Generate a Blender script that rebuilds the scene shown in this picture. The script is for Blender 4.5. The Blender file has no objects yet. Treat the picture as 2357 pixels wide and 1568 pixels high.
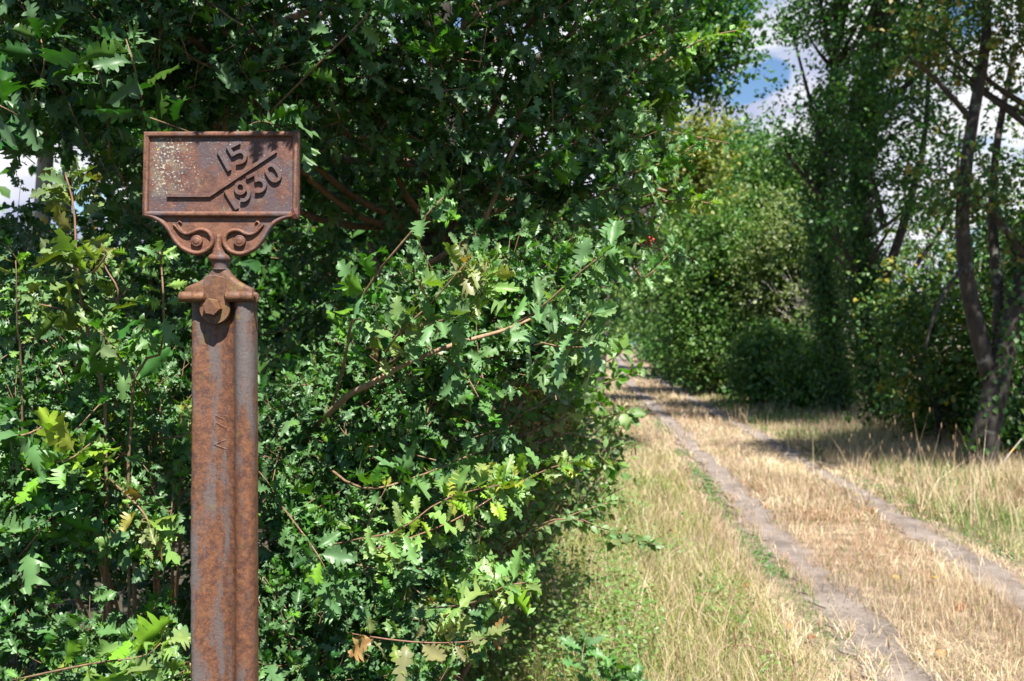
import bpy, math, random
import numpy as np
from mathutils import Vector
R = math.radians
rng = np.random.default_rng(7)
random.seed(7)
SC = bpy.context.scene
COL = SC.collection

# ------------------------------------------------------------------ camera
F = 2290.0            # focal length in photo pixels (2357 wide)
CZ = 1.65             # eye height
CX, CY = 1178.5, 784.0
cd = bpy.data.cameras.new('camera'); cam = bpy.data.objects.new('camera', cd); COL.objects.link(cam)
cam.location = (0, 0, CZ); cam.rotation_euler = (R(90), 0, 0)
cd.sensor_width = 36; cd.lens = 36*F/2357; cd.clip_start = .05; cd.clip_end = 2000
cd.dof.use_dof = True; cd.dof.focus_distance = 2.2; cd.dof.aperture_fstop = 6.3
SC.camera = cam

# ------------------------------------------------------------------ sun, sky, exposure
SUN_EL, SUN_AZ = 57.0, 17.0      # azimuth: degrees to the right of straight behind the camera
sd = Vector((math.sin(R(SUN_AZ))*math.cos(R(SUN_EL)), -math.cos(R(SUN_AZ))*math.cos(R(SUN_EL)), math.sin(R(SUN_EL))))
sl = bpy.data.lights.new('sun', 'SUN'); sl.energy = 5.0; sl.angle = R(.53); sl.color = (1, .95, .88)
so = bpy.data.objects.new('sun', sl); COL.objects.link(so); so.location = (2, -5, 12)
so.rotation_euler = sd.to_track_quat('Z', 'Y').to_euler()
SC.view_settings.view_transform = 'Standard'; SC.view_settings.look = 'None'
SC.view_settings.exposure = 1.6; SC.view_settings.gamma = 1
SC.render.engine = 'CYCLES'
cy = SC.cycles
cy.max_bounces = 5; cy.diffuse_bounces = 1; cy.glossy_bounces = 2; cy.transmission_bounces = 2; cy.transparent_max_bounces = 4
cy.use_denoising = True; cy.sample_clamp_indirect = 4
cy.caustics_reflective = False; cy.caustics_refractive = False

def at(px, py, Y):
    return np.array([(px-CX)/F*Y, Y, CZ-(py-CY)/F*Y])

w = bpy.data.worlds.new('World'); SC.world = w; w.use_nodes = True
nt = w.node_tree; nt.nodes.clear()
def N(nt, t, **k):
    n = nt.nodes.new(t)
    for a, b in k.items():
        if a in n.inputs.keys() if hasattr(n.inputs, 'keys') else False: n.inputs[a].default_value = b
        else: setattr(n, a, b)
    return n
out = N(nt, 'ShaderNodeOutputWorld')
sky = N(nt, 'ShaderNodeTexSky', sky_type='NISHITA', sun_disc=False, sun_elevation=R(SUN_EL), sun_rotation=R(180-SUN_AZ), dust_density=.0, ozone_density=1.0, air_density=1.0)
sky.altitude = 900
b1 = N(nt, 'ShaderNodeBackground'); b1.inputs[1].default_value = .05
hs = N(nt, 'ShaderNodeHueSaturation'); hs.inputs['Saturation'].default_value = 1.15
nt.links.new(sky.outputs[0], hs.inputs['Color']); nt.links.new(hs.outputs[0], b1.inputs[0])
tc = N(nt, 'ShaderNodeTexCoord')
nz = N(nt, 'ShaderNodeTexNoise'); nz.inputs['Scale'].default_value = 5.5; nz.inputs['Detail'].default_value = 8; nz.inputs['Roughness'].default_value = .52; nz.inputs['Distortion'].default_value = .4
mp = N(nt, 'ShaderNodeMapping'); mp.inputs['Scale'].default_value = (1, 1, 2.2); mp.inputs['Location'].default_value = (3.1, .4, 1.7)
nt.links.new(tc.outputs['Generated'], mp.inputs[0]); nt.links.new(mp.outputs[0], nz.inputs[0])
def math_n(nt, op, a, b=None, c=None):
    m = nt.nodes.new('ShaderNodeMath'); m.operation = op
    for i, v in enumerate((a, b, c)):
        if v is None: continue
        if isinstance(v, (int, float)): m.inputs[i].default_value = v
        else: nt.links.new(v, m.inputs[i])
    return m.outputs[0]
sxw = N(nt, 'ShaderNodeSeparateXYZ'); nt.links.new(tc.outputs['Generated'], sxw.inputs[0])
hi_ = N(nt, 'ShaderNodeMapRange'); hi_.inputs['From Min'].default_value = .40; hi_.inputs['From Max'].default_value = .62; hi_.inputs['To Max'].default_value = .16; nt.links.new(sxw.outputs[2], hi_.inputs[0])
bk_ = N(nt, 'ShaderNodeMapRange'); bk_.inputs['From Min'].default_value = .3; bk_.inputs['From Max'].default_value = -.2; bk_.inputs['To Max'].default_value = .40; nt.links.new(sxw.outputs[1], bk_.inputs[0])
acc = math_n(nt, 'ADD', nz.outputs[0], .11)
lo_ = N(nt, 'ShaderNodeMapRange'); lo_.inputs['From Min'].default_value = .16; lo_.inputs['From Max'].default_value = .02; lo_.inputs['To Max'].default_value = .14; nt.links.new(sxw.outputs[2], lo_.inputs[0]); acc = math_n(nt, 'ADD', acc, lo_.outputs[0])
acc = math_n(nt, 'SUBTRACT', acc, hi_.outputs[0]); acc = math_n(nt, 'SUBTRACT', acc, bk_.outputs[0])
for (px, py, rr) in [(1695, 212, .016), (1735, 192, .017), (1780, 172, .014), (1640, 10, .035), (1600, 170, .03), (2230, 580, .03), (190, 440, .025), (2200, 40, .03)]:
    d = Vector(((px-CX)/F, 1, -(py-CY)/F)).normalized()
    vd = nt.nodes.new('ShaderNodeVectorMath'); vd.operation = 'DISTANCE'
    nt.links.new(tc.outputs['Generated'], vd.inputs[0]); vd.inputs[1].default_value = d
    k = math_n(nt, 'DIVIDE', vd.outputs['Value'], rr)
    k = math_n(nt, 'SUBTRACT', 1.25, k)
    k = math_n(nt, 'MAXIMUM', k, 0)
    k = math_n(nt, 'MULTIPLY', math_n(nt, 'MINIMUM', k, .8), .28)
    acc = math_n(nt, 'SUBTRACT', acc, k)
mr = N(nt, 'ShaderNodeMapRange'); mr.interpolation_type = 'SMOOTHSTEP'
mr.inputs['From Min'].default_value = .42; mr.inputs['From Max'].default_value = .56
nt.links.new(acc, mr.inputs[0])
nz2 = N(nt, 'ShaderNodeTexNoise'); nz2.inputs['Scale'].default_value = 5; nz2.inputs['Detail'].default_value = 5
nt.links.new(mp.outputs[0], nz2.inputs[0])
cr = N(nt, 'ShaderNodeValToRGB'); cr.color_ramp.elements[0].position = .38; cr.color_ramp.elements[0].color = (.48, .52, .74, 1)
cr.color_ramp.elements[1].position = .54; cr.color_ramp.elements[1].color = (.97, .98, 1, 1)
nt.links.new(nz2.outputs[0], cr.inputs[0])
b2 = N(nt, 'ShaderNodeBackground'); b2.inputs[1].default_value = .37
nt.links.new(cr.outputs[0], b2.inputs[0])
mx = N(nt, 'ShaderNodeMixShader'); nt.links.new(mr.outputs[0], mx.inputs[0]); nt.links.new(b1.outputs[0], mx.inputs[1]); nt.links.new(b2.outputs[0], mx.inputs[2])
nt.links.new(mx.outputs[0], out.inputs[0])

# ------------------------------------------------------------------ helpers
def tag(o, label=None, cat=None, group=None, kind=None):
    if label: o['label'] = label
    if cat: o['category'] = cat
    if group: o['group'] = group
    if kind: o['kind'] = kind
    return o
def empty(name, loc, label, cat, group=None):
    o = bpy.data.objects.new(name, None); COL.objects.link(o); o.location = tuple(loc); o.empty_display_size = .1
    return tag(o, label, cat, group)

class MB:
    """collects geometry in world (or thing-local) coordinates and links it as one mesh"""
    def __init__(s): s.v=[]; s.lv=[]; s.lt=[]; s.c=[]; s.n=0
    def add(s, verts, polys, col=None):
        verts = np.asarray(verts, float).reshape(-1, 3)
        lv = np.concatenate([np.asarray(p) for p in polys]) + s.n
        s.v.append(verts); s.lv.append(lv); s.lt.append(np.array([len(p) for p in polys]))
        s.c.append(np.broadcast_to(np.asarray(col if col is not None else (1,1,1), float), verts.shape).copy()); s.n += len(verts)
    def inst(s, T, org, M, sc, col):
        """T=(verts, loopverts, looptotals); org Nx3, M Nx3x3 (columns x,y,z), sc N or Nx3, col Nx3"""
        tv, tl, tt = T; n = len(org)
        if n == 0: return
        sc = np.asarray(sc, float)
        if sc.ndim == 1: sc = np.repeat(sc[:, None], 3, 1)
        v = np.einsum('nij,nkj->nki', M, tv[None]*sc[:, None, :]) + org[:, None, :]
        s.v.append(v.reshape(-1, 3))
        s.lv.append((tl[None] + (np.arange(n)*len(tv))[:, None]).ravel() + s.n)
        s.lt.append(np.tile(tt, n)); s.c.append(np.repeat(col, len(tv), 0)); s.n += n*len(tv)
    def tube(s, pts, rad, sides=6, col=None, cap=True):
        pts = np.asarray(pts, float); k = len(pts)
        rad = np.broadcast_to(np.asarray(rad, float), (k,))
        t = np.gradient(pts, axis=0); t /= np.linalg.norm(t, axis=1)[:, None]+1e-9
        ref = np.array([0.3, 1, .2]) if abs(t[0][1]) < .8 else np.array([1., 0, .2])
        a = np.cross(t, ref); a /= np.linalg.norm(a, axis=1)[:, None]+1e-9; b = np.cross(t, a)
        th = np.arange(sides)/sides*2*np.pi
        v = pts[:, None] + rad[:, None, None]*(np.cos(th)[None, :, None]*a[:, None]+np.sin(th)[None, :, None]*b[:, None])
        i = np.arange(k-1)[:, None]*sides; j = np.arange(sides)[None]; j2 = (j+1) % sides
        q = np.stack([i+j, i+j2, i+sides+j2, i+sides+j], -1).reshape(-1, 4)
        vv = v.reshape(-1, 3)
        s.v.append(vv); s.lv.append(q.ravel()+s.n); s.lt.append(np.full(len(q), 4))
        if cap:
            s.lv.append(np.concatenate([np.arange(sides)[::-1], np.arange(sides)+(k-1)*sides])+s.n); s.lt.append(np.array([sides, sides]))
        s.c.append(np.broadcast_to(np.asarray(col if col is not None else (1,1,1), float), vv.shape).copy()); s.n += len(vv)
    def build(s, name, mat, parent=None, smooth=True, loc=None):
        me = bpy.data.meshes.new(name)
        if s.n:
            v = np.concatenate(s.v).astype(np.float32)
            off = np.zeros(3)
            if parent is not None: off = np.array(parent.matrix_basis.translation)
            if parent is not None and parent.parent is not None: off = off + np.array(parent.parent.matrix_basis.translation)
            if loc is not None: off = np.array(loc)
            v = v - off.astype(np.float32)
            lv = np.concatenate(s.lv).astype(np.int32); lt = np.concatenate(s.lt).astype(np.int32)
            ls = np.concatenate([[0], np.cumsum(lt)[:-1]]).astype(np.int32)
            me.vertices.add(len(v)); me.vertices.foreach_set('co', v.ravel())
            me.loops.add(len(lv)); me.loops.foreach_set('vertex_index', lv)
            me.polygons.add(len(lt)); me.polygons.foreach_set('loop_start', ls); me.polygons.foreach_set('loop_total', lt)
            me.polygons.foreach_set('use_smooth', np.full(len(lt), smooth))
            c = np.concatenate(s.c).astype(np.float32); c = np.hstack([c, np.ones((len(c), 1), np.float32)])
            at_ = me.color_attributes.new('col', 'FLOAT_COLOR', 'POINT'); at_.data.foreach_set('color', c.ravel())
            me.update(calc_edges=True)
        me.materials.append(mat)
        o = bpy.data.objects.new(name, me); COL.objects.link(o)
        if parent is not None: o.parent = parent
        elif loc is not None: o.location = tuple(loc)
        return o

def unit(a):
    a = np.asarray(a, float); return a/(np.linalg.norm(a, axis=-1, keepdims=True)+1e-9)
def frames(d, n):
    d = unit(d); x = unit(np.cross(d, n)); z = np.cross(x, d)
    return np.stack([x, d, z], -1)

# ------------------------------------------------------------------ leaf shapes (unit length along +y, face normal +z)
def oak_leaf(seed, lobes=5, curl=.25, fold=.25, wav=.05, width=1.0):
    r = np.random.default_rng(seed)
    tt = np.linspace(.10, .93, lobes+1); vs = []; polys = []
    def W(t): return width*.30*np.sin(np.pi*min(1, max(0, t))**1.25)**.8
    mid = [0.0]+list(tt)+[1.0]
    vs.append((0, 0, 0)); vs.append((0, 1.0, 0))
    mids = []; 
    for t in tt: mids.append(len(vs)); vs.append((0, t, 0))
    for sgn in (-1, 1):
        sin = []
        for i, t in enumerate(tt):
            sin.append(len(vs)); vs.append((sgn*(W(t)*.30+.012), t+.015, 0))
        for i in range(lobes):
            t = (tt[i]+tt[i+1])/2+.035+r.normal(0, .008); wt = W(t)*(1+r.normal(0, .10)); h = (tt[i+1]-tt[i])
            z1 = r.normal(0, wav)
            a = len(vs); vs.append((sgn*wt*.86, t-.22*h, z1)); b = len(vs); vs.append((sgn*wt, t+.10*h, z1*1.5)); c = len(vs); vs.append((sgn*wt*.74, t+.40*h, z1*.5))
            q = [(mids[i], mids[i+1], sin[i+1], sin[i]), (sin[i], sin[i+1], c, a), (a, c, b)]
            for p in q: polys.append(p if sgn > 0 else p[::-1])
        q = [(0, mids[0], sin[0]), (mids[-1], 1, sin[-1])]
        for p in q: polys.append(p if sgn > 0 else p[::-1])
    v = np.array(vs, float)
    v[:, 2] += fold*np.abs(v[:, 0])
    # curl along the midrib + sideways sweep
    t = v[:, 1].copy(); zz = v[:, 2].copy()
    v[:, 2] = zz - curl*t**2 + .03*np.sin(t*9+seed)
    v[:, 1] = t*(1-.15*abs(curl))
    v[:, 0] += r.normal(0, .07)*t**2
    return pack(v, polys)
def pack(v, polys):
    return (np.asarray(v, float), np.concatenate([np.array(p) for p in polys]), np.array([len(p) for p in polys]))
def ovate_leaf(seed, width=.32, curl=.2, fold=.3):
    ts = [.0, .15, .4, .65, .85, 1.0]; ww = [.0, .62, 1, .8, .4, 0]
    v = [(0, t, 0) for t in ts]; polys = []
    for sgn in (-1, 1):
        b = len(v)
        for k in range(1, 5): v.append((sgn*ww[k]*width, ts[k], 0))
        q = [(0, 1, b)]+[(k, k+1, b+k, b+k-1) for k in range(1, 4)]+[(4, 5, b+3)]
        for p in q: polys.append(p if sgn > 0 else p[::-1])
    v = np.array(v, float); v[:, 2] = fold*np.abs(v[:, 0])-curl*v[:, 1]**2
    return pack(v, polys)
def simple_leaf(width=.34, fold=.3, curl=.15):
    v = np.array([(0, 0, 0), (width, .4, fold*width), (0, 1, -curl), (-width, .4, fold*width), (0, .45, 0), (width*.7, .75, fold*width-.05), (-width*.7, .75, fold*width-.05)], float)
    return pack(v, [(0, 1, 4), (0, 4, 3), (1, 5, 2, 4), (4, 2, 6, 3)])
OAK = [oak_leaf(i, 5 if i % 2 else 6, c, f, wv, wd) for i, (c, f, wv, wd) in enumerate([(.25, .5, .07, .95), (.05, .3, .08, 1.0), (.5, .7, .08, .85), (-.2, .6, .07, .9), (.35, -.2, .09, .95), (.7, .5, .08, .8), (.15, 1.1, .06, 1.0)])]
OAKF = [oak_leaf(20+i, 4, c, f, .07, .9) for i, (c, f) in enumerate([(.25, .5), (.0, .3), (.5, .8)])]
NARROW = [oak_leaf(40+i, 6, c, f, .05, .72) for i, (c, f) in enumerate([(.25, .4), (.1, .3), (.4, .6)])]
OVATE = [ovate_leaf(0), ovate_leaf(1, .36, .4, .15), ovate_leaf(2, .28, .05, .5)]
SIMPLE = [simple_leaf(), simple_leaf(.42, .1, .3), simple_leaf(.26, .5, .0)]

# ------------------------------------------------------------------ materials
def leaf_mat(name, rough=.42, spec=.5, trans=.3, back=None, tmul=(1.5, 1.9, .45), sheen=0.0):
    m = bpy.data.materials.new(name); m.use_nodes = True; nt = m.node_tree; nt.nodes.clear()
    o = N(nt, 'ShaderNodeOutputMaterial'); a = N(nt, 'ShaderNodeAttribute'); a.attribute_name = 'col'
    nz = N(nt, 'ShaderNodeTexNoise'); nz.inputs['Scale'].default_value = 60; tcn = N(nt, 'ShaderNodeTexCoord'); nt.links.new(tcn.outputs['Object'], nz.inputs[0])
    mv = N(nt, 'ShaderNodeMapRange'); mv.inputs['To Min'].default_value = .7; mv.inputs['To Max'].default_value = 1.3; nt.links.new(nz.outputs[0], mv.inputs[0])
    vm = nt.nodes.new('ShaderNodeVectorMath'); vm.operation = 'SCALE'; nt.links.new(a.outputs['Color'], vm.inputs[0]); nt.links.new(mv.outputs[0], vm.inputs['Scale'])
    col = vm.outputs[0]
    if back:
        g = N(nt, 'ShaderNodeNewGeometry'); mm = nt.nodes.new('ShaderNodeMix'); mm.data_type = 'RGBA'
        k = math_n(nt, 'MULTIPLY', g.outputs['Backfacing'], .6)
        nt.links.new(k, mm.inputs[0]); nt.links.new(col, mm.inputs[6]); mm.inputs[7].default_value = (*back, 1); colb = mm.outputs[2]
    else: colb = col
    p = N(nt, 'ShaderNodeBsdfPrincipled'); nt.links.new(colb, p.inputs['Base Color']); p.inputs['Roughness'].default_value = rough
    p.inputs['Specular IOR Level'].default_value = spec
    t = N(nt, 'ShaderNodeBsdfTranslucent'); v2 = nt.nodes.new('ShaderNodeVectorMath'); v2.operation = 'MULTIPLY'; v2.inputs[1].default_value = tmul
    nt.links.new(col, v2.inputs[0]); nt.links.new(v2.outputs[0], t.inputs[0])
    s = N(nt, 'ShaderNodeMixShader'); s.inputs[0].default_value = trans
    nt.links.new(p.outputs[0], s.inputs[1]); nt.links.new(t.outputs[0], s.inputs[2]); nt.links.new(s.outputs[0], o.inputs[0])
    return m
M_OAK = leaf_mat('oak_leaves', .42, .34, .22, back=(.10, .18, .085))
M_LEAF = leaf_mat('tree_leaves', .5, .4, .26)
M_GRASS = leaf_mat('grass_blades', .6, .25, .3, tmul=(1.1, 1.15, .7))
M_OVATE = leaf_mat('shrub_leaves', .42, .4, .35, back=(.15, .23, .08))

def bark_mat(name, c1, c2, c3=None, scale=8, bump=.4, spot=.62):
    m = bpy.data.materials.new(name); m.use_nodes = True; nt = m.node_tree; p = nt.nodes['Principled BSDF']
    tcn = N(nt, 'ShaderNodeTexCoord'); mpn = N(nt, 'ShaderNodeMapping'); mpn.inputs['Scale'].default_value = (1, 1, .35)
    nt.links.new(tcn.outputs['Object'], mpn.inputs[0])
    nz = N(nt, 'ShaderNodeTexNoise'); nz.inputs['Scale'].default_value = scale*3; nz.inputs['Detail'].default_value = 7; nz.inputs['Roughness'].default_value = .7
    nt.links.new(mpn.outputs[0], nz.inputs[0])
    cr = N(nt, 'ShaderNodeValToRGB'); cr.color_ramp.elements[0].position = .35; cr.color_ramp.elements[0].color = (*c1, 1); cr.color_ramp.elements[1].position = .65; cr.color_ramp.elements[1].color = (*c2, 1)
    nt.links.new(nz.outputs[0], cr.inputs[0]); last = cr.outputs[0]
    if c3:
        n2 = N(nt, 'ShaderNodeTexNoise'); n2.inputs['Scale'].default_value = scale; n2.inputs['Detail'].default_value = 5; nt.links.new(tcn.outputs['Object'], n2.inputs[0])
        r2 = N(nt, 'ShaderNodeMapRange'); r2.inputs['From Min'].default_value = spot-.04; r2.inputs['From Max'].default_value = spot+.04; nt.links.new(n2.outputs[0], r2.inputs[0])
        mm = nt.nodes.new('ShaderNodeMix'); mm.data_type = 'RGBA'; nt.links.new(r2.outputs[0], mm.inputs[0]); nt.links.new(last, mm.inputs[6]); mm.inputs[7].default_value = (*c3, 1); last = mm.outputs[2]
    nt.links.new(last, p.inputs['Base Color']); p.inputs['Roughness'].default_value = .85
    bp = N(nt, 'ShaderNodeBump'); bp.inputs['Strength'].default_value = bump; bp.inputs['Distance'].default_value = .01; nt.links.new(nz.outputs[0], bp.inputs['Height']); nt.links.new(bp.outputs[0], p.inputs['Normal'])
    return m
M_TWIG = bark_mat('oak_twig_bark', (.10, .06, .03), (.24, .15, .08), None, 20, .3)
M_RTWIG = bark_mat('red_shoot_bark', (.13, .06, .04), (.24, .13, .08), None, 20, .2)
M_BARK = bark_mat('dark_bark', (.016, .013, .010), (.055, .045, .036), (.14, .145, .125), 6, .9, .64)
M_LICH = bark_mat('lichen_bark', (.16, .13, .10), (.34, .31, .27), (.42, .27, .04), 9, .6, .58)
M_PALE = bark_mat('pale_dead_bark', (.30, .27, .23), (.52, .48, .42), None, 9, .4)

# ------------------------------------------------------------------ ground
def gpt(px, py):
    Y = CZ*F/(py-CY); return ((px-CX)/F*Y, Y)
rutL = np.array([gpt(*p) for p in [(2085, 1568), (1935, 1400), (1840, 1300), (1748, 1200), (1665, 1100), (1568, 1000), (1505, 940), (1458, 895), (1440, 870), (1436, 850), (1424, 830), (1413, 810), (1408, 801)]])
rutR = np.array([gpt(*p) for p in [(2540, 1520), (2357, 1388), (2230, 1292), (2105, 1218), (1960, 1125), (1850, 1062), (1740, 1000), (1655, 957), (1590, 920), (1525, 880), (1468, 850), (1438, 828), (1418, 808), (1412, 801)]])
def ext(a):
    d = (a[0]-a[1])/np.linalg.norm(a[0]-a[1]); return np.vstack([a[0]+d*9, a])
rutL, rutR = ext(rutL), ext(rutR)
def rx(rut, y): return np.interp(y, rut[:, 1], rut[:, 0])
def gz(x, y):
    x = np.asarray(x, float); y = np.asarray(y, float)
    return .012*np.sin(x*2.1+.7*y)+.010*np.sin(y*1.7-x*1.1)+.03*np.sin(x*.35+1)*np.cos(y*.22)
def vnoise(x, y, seed=0):
    """cheap smooth value noise 0..1"""
    r = np.random.default_rng(seed); g = r.random((64, 64))
    xi = np.floor(x).astype(int); yi = np.floor(y).astype(int); fx = x-xi; fy = y-yi
    fx = fx*fx*(3-2*fx); fy = fy*fy*(3-2*fy)
    a = g[xi % 64, yi % 64]; b = g[(xi+1) % 64, yi % 64]; c = g[xi % 64, (yi+1) % 64]; d = g[(xi+1) % 64, (yi+1) % 64]
    return (a*(1-fx)+b*fx)*(1-fy)+(c*(1-fx)+d*fx)*fy
def soil_mat(name, cols, sc=4, bumpd=.02, speck=None, litter_lowbounce=None):
    m = bpy.data.materials.new(name); m.use_nodes = True; nt = m.node_tree; p = nt.nodes['Principled BSDF']
    tcn = N(nt, 'ShaderNodeTexCoord')
    n1 = N(nt, 'ShaderNodeTexNoise'); n1.inputs['Scale'].default_value = sc; n1.inputs['Detail'].default_value = 9; n1.inputs['Roughness'].default_value = .72; nt.links.new(tcn.outputs['Object'], n1.inputs[0])
    cr = N(nt, 'ShaderNodeValToRGB'); e = cr.color_ramp.elements
    e[0].position = .36; e[0].color = (*cols[0], 1); e[1].position = .64; e[1].color = (*cols[2], 1); k = e.new(.5); k.color = (*cols[1], 1)
    nt.links.new(n1.outputs[0], cr.inputs[0])
    vo = N(nt, 'ShaderNodeTexVoronoi'); vo.inputs['Scale'].default_value = 55; nt.links.new(tcn.outputs['Object'], vo.inputs['Vector'])
    last = cr.outputs[0]
    if speck:
        r2 = N(nt, 'ShaderNodeMapRange'); r2.inputs['From Min'].default_value = .22; r2.inputs['From Max'].default_value = .16; nt.links.new(vo.outputs['Distance'], r2.inputs[0])
        n3 = N(nt, 'ShaderNodeTexNoise'); n3.inputs['Scale'].default_value = 30; nt.links.new(tcn.outputs['Object'], n3.inputs[0])
        r3 = N(nt, 'ShaderNodeMapRange'); r3.inputs['From Min'].default_value = .55; r3.inputs['From Max'].default_value = .65; nt.links.new(n3.outputs[0], r3.inputs[0])
        f = math_n(nt, 'MULTIPLY', r2.outputs[0], r3.outputs[0]); f = math_n(nt, 'MULTIPLY', f, .7)
        mm = nt.nodes.new('ShaderNodeMix'); mm.data_type = 'RGBA'; nt.links.new(f, mm.inputs[0]); nt.links.new(last, mm.inputs[6]); mm.inputs[7].default_value = (*speck, 1); last = mm.outputs[2]
    if litter_lowbounce:
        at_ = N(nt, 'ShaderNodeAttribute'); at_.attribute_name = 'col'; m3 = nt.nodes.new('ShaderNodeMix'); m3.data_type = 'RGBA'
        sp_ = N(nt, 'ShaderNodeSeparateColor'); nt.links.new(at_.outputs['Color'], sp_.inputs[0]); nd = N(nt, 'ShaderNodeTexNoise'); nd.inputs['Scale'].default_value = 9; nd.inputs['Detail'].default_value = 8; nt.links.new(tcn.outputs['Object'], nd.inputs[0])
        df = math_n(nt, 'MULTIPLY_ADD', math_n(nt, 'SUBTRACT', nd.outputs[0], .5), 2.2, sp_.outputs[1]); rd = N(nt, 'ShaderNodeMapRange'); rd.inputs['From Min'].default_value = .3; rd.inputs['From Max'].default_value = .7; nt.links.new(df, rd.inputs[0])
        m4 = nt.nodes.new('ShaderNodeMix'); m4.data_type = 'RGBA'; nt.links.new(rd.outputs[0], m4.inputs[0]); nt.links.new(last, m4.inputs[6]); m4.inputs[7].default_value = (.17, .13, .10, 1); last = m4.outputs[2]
        nt.links.new(sp_.outputs[0], m3.inputs[0]); m3.inputs[6].default_value = (*litter_lowbounce, 1); nt.links.new(last, m3.inputs[7]); last = m3.outputs[2]
    nt.links.new(last, p.inputs['Base Color']); p.inputs['Roughness'].default_value = .95
    n2 = N(nt, 'ShaderNodeTexNoise'); n2.inputs['Scale'].default_value = 28; n2.inputs['Detail'].default_value = 8; n2.inputs['Roughness'].default_value = .75; nt.links.new(tcn.outputs['Object'], n2.inputs[0])
    bp = N(nt, 'ShaderNodeBump'); bp.inputs['Strength'].default_value = .7; bp.inputs['Distance'].default_value = bumpd; nt.links.new(n2.outputs[0], bp.inputs['Height']); nt.links.new(bp.outputs[0], p.inputs['Normal'])
    return m
M_GROUND = soil_mat('straw_litter_ground', [(.09, .064, .045), (.20, .148, .10), (.35, .27, .185)], 5, .03, litter_lowbounce=(.045, .04, .022))
M_DIRT = soil_mat('trodden_dirt', [(.10, .080, .067), (.168, .137, .117), (.235, .196, .168)], 3, .025, speck=(.46, .41, .37))

ys = np.concatenate([np.linspace(-8, 3, 30)[:-1], np.geomspace(3, 320, 330)])
us = np.linspace(-1, 1, 221); us = np.sign(us)*np.abs(us)**1.6
Yg, Ug = np.meshgrid(ys, us, indexing='ij'); Xg = Ug*(14+np.maximum(Yg, 0)*.9)
V = np.stack([Xg, Yg, gz(Xg, Yg)], -1).reshape(-1, 3)
nI, nJ = Xg.shape; I, J = np.meshgrid(np.arange(nI-1), np.arange(nJ-1), indexing='ij'); b0 = (I*nJ+J).ravel()
q = np.stack([b0, b0+1, b0+nJ+1, b0+nJ], -1)
# leaf litter under hedge, ground behind viewer darkened to cut bounce light; straw elsewhere
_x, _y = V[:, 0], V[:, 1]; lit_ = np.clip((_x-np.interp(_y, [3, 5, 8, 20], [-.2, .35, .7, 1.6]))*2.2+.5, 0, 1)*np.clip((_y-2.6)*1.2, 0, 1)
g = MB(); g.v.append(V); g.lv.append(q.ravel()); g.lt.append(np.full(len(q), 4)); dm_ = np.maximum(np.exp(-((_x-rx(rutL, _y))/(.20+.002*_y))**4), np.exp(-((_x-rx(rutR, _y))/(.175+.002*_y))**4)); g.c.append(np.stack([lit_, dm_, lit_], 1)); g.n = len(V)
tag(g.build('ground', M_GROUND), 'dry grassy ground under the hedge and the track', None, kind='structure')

pth = MB()
for rut, hw, sd_ in ((rutL, .155, 1), (rutR, .130, 2)):
    yy = np.geomspace(2.2, 200, 900); xx = rx(rut, yy)
    k = 9; u = np.linspace(-1, 1, k)
    e1 = hw*(1+.7*(vnoise(yy*3, yy*0, sd_)-.5)+.7*(vnoise(yy*11, yy*0, sd_+5)-.5)); e2 = hw*(1+.5*(vnoise(yy*3, yy*0+9, sd_)-.5)+.5*(vnoise(yy*11, yy*0+7, sd_+5)-.5))
    dx = np.where(u[None] < 0, u[None]*e1[:, None], u[None]*e2[:, None])*(1+.004*yy[:, None])
    X = xx[:, None]+dx; Yv = np.repeat(yy[:, None], k, 1)
    Z = gz(X, Yv)+.006+np.maximum(0, Yv-8)*.0012
    v = np.stack([X, Yv, Z], -1).reshape(-1, 3)
    I, J = np.meshgrid(np.arange(len(yy)-1), np.arange(k-1), indexing='ij'); b0 = (I*k+J).ravel(); qq = np.stack([b0, b0+1, b0+k+1, b0+k], -1)
    pth.v.append(v); pth.lv.append(qq.ravel()+pth.n); pth.lt.append(np.full(len(qq), 4)); pth.c.append(np.ones_like(v)); pth.n += len(v)
tag(pth.build('path', M_DIRT), 'two bare earth wheel ruts of the farm track', None, kind='structure')

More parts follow.
